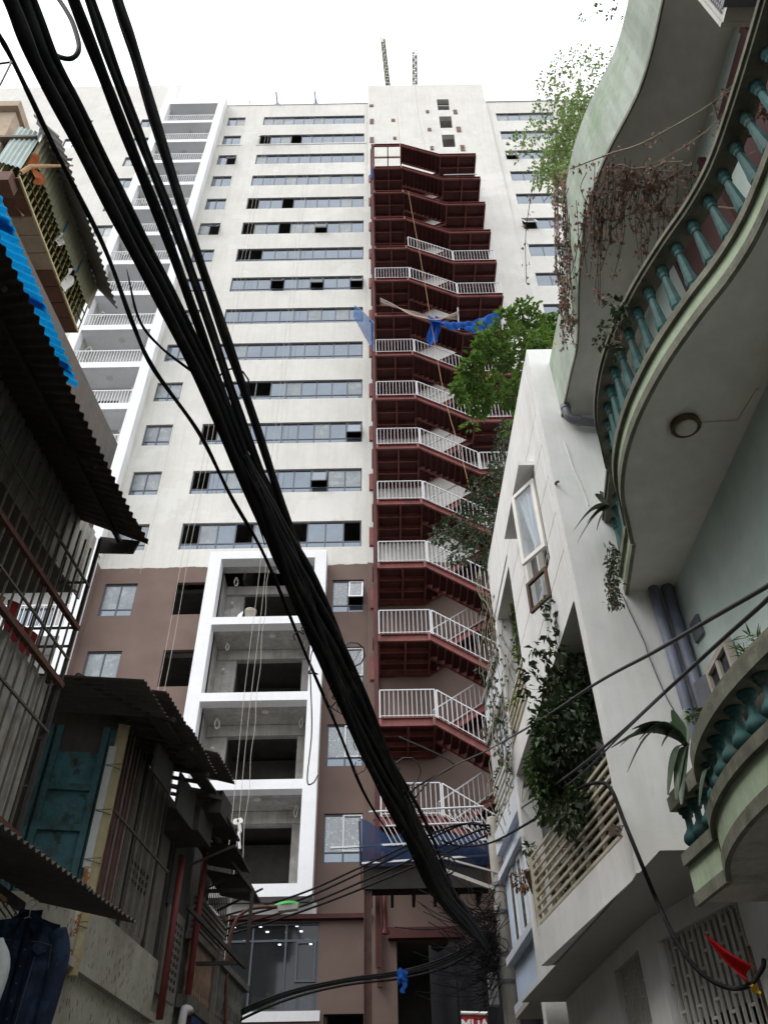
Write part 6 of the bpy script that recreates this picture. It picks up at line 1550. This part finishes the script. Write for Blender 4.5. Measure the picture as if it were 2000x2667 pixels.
# creeper down the parapet corner edge
ce = thing("edge_creeper", (2.15, 5.8, 9.4), "narrow brown and green creeper down the left edge of the top parapet", "creeper")
st = []
for i in range(9):
    x0 = 520+rv.uniform(-15,60); st.append([qx(x0,940+rv.uniform(-40,120),2.04),qx(x0+rv.uniform(-20,25),1200,2.04),qx(x0+rv.uniform(-20,35),1450,2.04),qx(x0+rv.uniform(0,60),1700,2.04),qx(x0+rv.uniform(30,90),1850+rv.uniform(-150,60),2.04)])
mb = MB()
for s_ in st: mb.tube(smooth_path(s_, 5), .0045, 4)
obj("stems", mb, "twig_brown", ce)
obj("dead_leaves", along(st, 640, .065, .036, 64, .04, .8), "leaf_dead", ce)
obj("green_leaves", along(st, 110, .07, .04, 65, .06, .6), "leaf_dark", ce)
for x, y in ((560,1655),(553,1640),(500,1850)): 
    mb = MB(); leaf(mb, qx(x,y,2.04), Vector((.2,-.3,-.8)), Vector((0,-1,0)), .09, .06); obj("yellow_leaf", mb, "leaf_yellow", ce)
# little climber on the middle handrail
mc = thing("rail_climber", (2.05, 4.9, 7.6), "small dark climber poking over the middle balcony handrail", "plant")
t_ = [qx(x, y, 1.98) for x, y in ((820,1620),(850,1650),(880,1680),(835,1740),(780,1770),(800,1830),(860,1720),(830,1900),(740,1840))]
obj("stem", twigs(qx(870,1850,1.98), t_, .005, 70, .15), "twig_brown", mc)
obj("foliage", leaf_cloud([(t, (.05,.06,.05), 1) for t in t_], 110, .07, .038, 71, .2), "leaf_dark", mc)
# strap-leaved plants
def straps(name, base, tips, w, label, mt="leaf_strap"):
    t = thing(name, base, label, "plant"); base = Vector(base)
    for i, (tip, sagk) in enumerate(tips):
        tip = Vector(tip); d = tip-base; side = d.cross(Vector((0,0,1))); side = side.normalized() if side.length > 1e-3 else Vector((1,0,0))
        def f(u, v, base=base, d=d, side=side, sagk=sagk):
            ww = w*(math.sin(math.pi*(.08+.92*u*.97))**.6)*(1-.35*u)
            return base + d*u + Vector((0,0,1))*sagk*math.sin(math.pi*u**.8) + side*ww*(v-.5) + Vector((0,0,1))*abs(v-.5)*ww*.5
        obj("leaf", MB().grid(f, 12, 2), mt if i % 4 else "leaf_strap_grey", t, True)
    return t
b1 = q3(1260, 1850, 6.3) if False else atY(1200+790/2.07375, 900+900/2.07375, 6.35)
def q6(x, y, Y): return atY(1200+x/2.07375, 900+y/2.07375, Y)
straps("broad_leaf_plant", q6(800,880,6.4), [(q6(610,1000,6.3),.10),(q6(630,1065,6.3),.08),(q6(680,960,6.3),.05),(q6(725,805,6.4),.02),(q6(750,790,6.4),.02),(q6(735,1000,6.35),.05)], .12, "broad leaved plant arching over the end of the middle balcony rail")
def qa(x, y, Y): return atY(1550+x/3.687, 1500+y/3.687, Y)
straps("dracaena", qa(880,1640,5.9), [(qa(240,1640,5.8),.16),(qa(310,1890,5.8),.22),(qa(350,1480,5.8),.10),(qa(150,1660,5.85),.12),(qa(560,1520,5.9),.08),(qa(740,1290,6.0),.0),(qa(860,1270,6.0),.0),(qa(730,1400,6.0),.02),(qa(780,2150,5.7),.06),(qa(700,2110,5.75),.1),(qa(830,2200,5.65),.05),(qa(640,1640,5.85),.1),(qa(420,1580,5.8),.14)], .11, "long strap leaved plant arching out of the low curved balcony")
straps("potted_straps", qa(1180,1900,5.1), [(qa(1170,1650,5.1),.03),(qa(1270,1760,5.0),.06),(qa(1350,1860,5.0),.06),(qa(1000,2212,5.0),.1),(qa(1240,1990,4.9),.04)], .06, "strap leaved plant behind the teal balusters of the low balcony")
fr_ = thing("fern_plant", qa(1500,900,5.2), "fine leaved fern above the low balcony handrail at the right edge", "plant")
rf = random.Random(81); mb = MB()
for i in range(70):
    p = qa(rf.uniform(1400,1680), rf.uniform(560,850), 5.0+rf.uniform(-.2,.2)); d = Vector((rf.uniform(-1,.3), rf.uniform(-.5,.5), rf.uniform(-.5,.6)))
    leaf(mb, p, d, Vector((0,0,1)), rf.uniform(.10,.17), .016, .1)
obj("fronds", mb, "leaf_mid", fr_)
obj("stem", twigs(qa(1500,1000,5.1), [qa(1420,640,5.0),qa(1500,560,5.0),qa(1600,540,5.0)], .008, 82), "twig_brown", fr_)
ho = thing("hanging_succulent", q6(820,1250,6.2), "dark trailing succulent hanging from the end of the middle balcony", "plant")
hs_ = [[q6(800+rv.uniform(-15,40),1090,6.3),q6(800+rv.uniform(-15,50),1250,6.25),q6(830+rv.uniform(-40,40),1420,6.2)] for _ in range(9)]
mb = MB()
for h_ in hs_: mb.tube(smooth_path(h_, 4), .004, 4)
obj("stems", mb, "twig_brown", ho)
obj("foliage", along(hs_, 330, .055, .022, 84, .04, .3, .8), "leaf_dark", ho)
# pot and leaves inside the low balcony at the right edge
pt = thing("balcony_pot", qa(1600,1250,4.7), "dark glazed plant pot behind the low balcony balusters at the right edge", "plant pot")
pc = qa(1620,1300,4.7)
obj("pot", MB().lathe([(.06,-.14),(.12,-.05),(.14,.04),(.12,.10),(.13,.12),(.10,.12)], 14, pc), "iron_dark", pt, True)
obj("foliage", leaf_cloud([(pc+Vector((-.05,0,.18)), (.08,.08,.06), 1)], 24, .09, .045, 86, .1), "leaf_dark", pt)
sm = thing("rail_seedling", qa(960,1360,5.9), "small leafy seedling beside the low balcony handrail", "plant")
obj("foliage", leaf_cloud([(qa(960,1350,5.9), (.05,.05,.06), 1)], 40, .05, .03, 88, .1), "leaf_mid", sm)
obj("stem", twigs(qa(980,1480,5.9), [qa(950,1330,5.9), qa(1000,1310,5.9)], .005, 89), "twig_brown", sm)
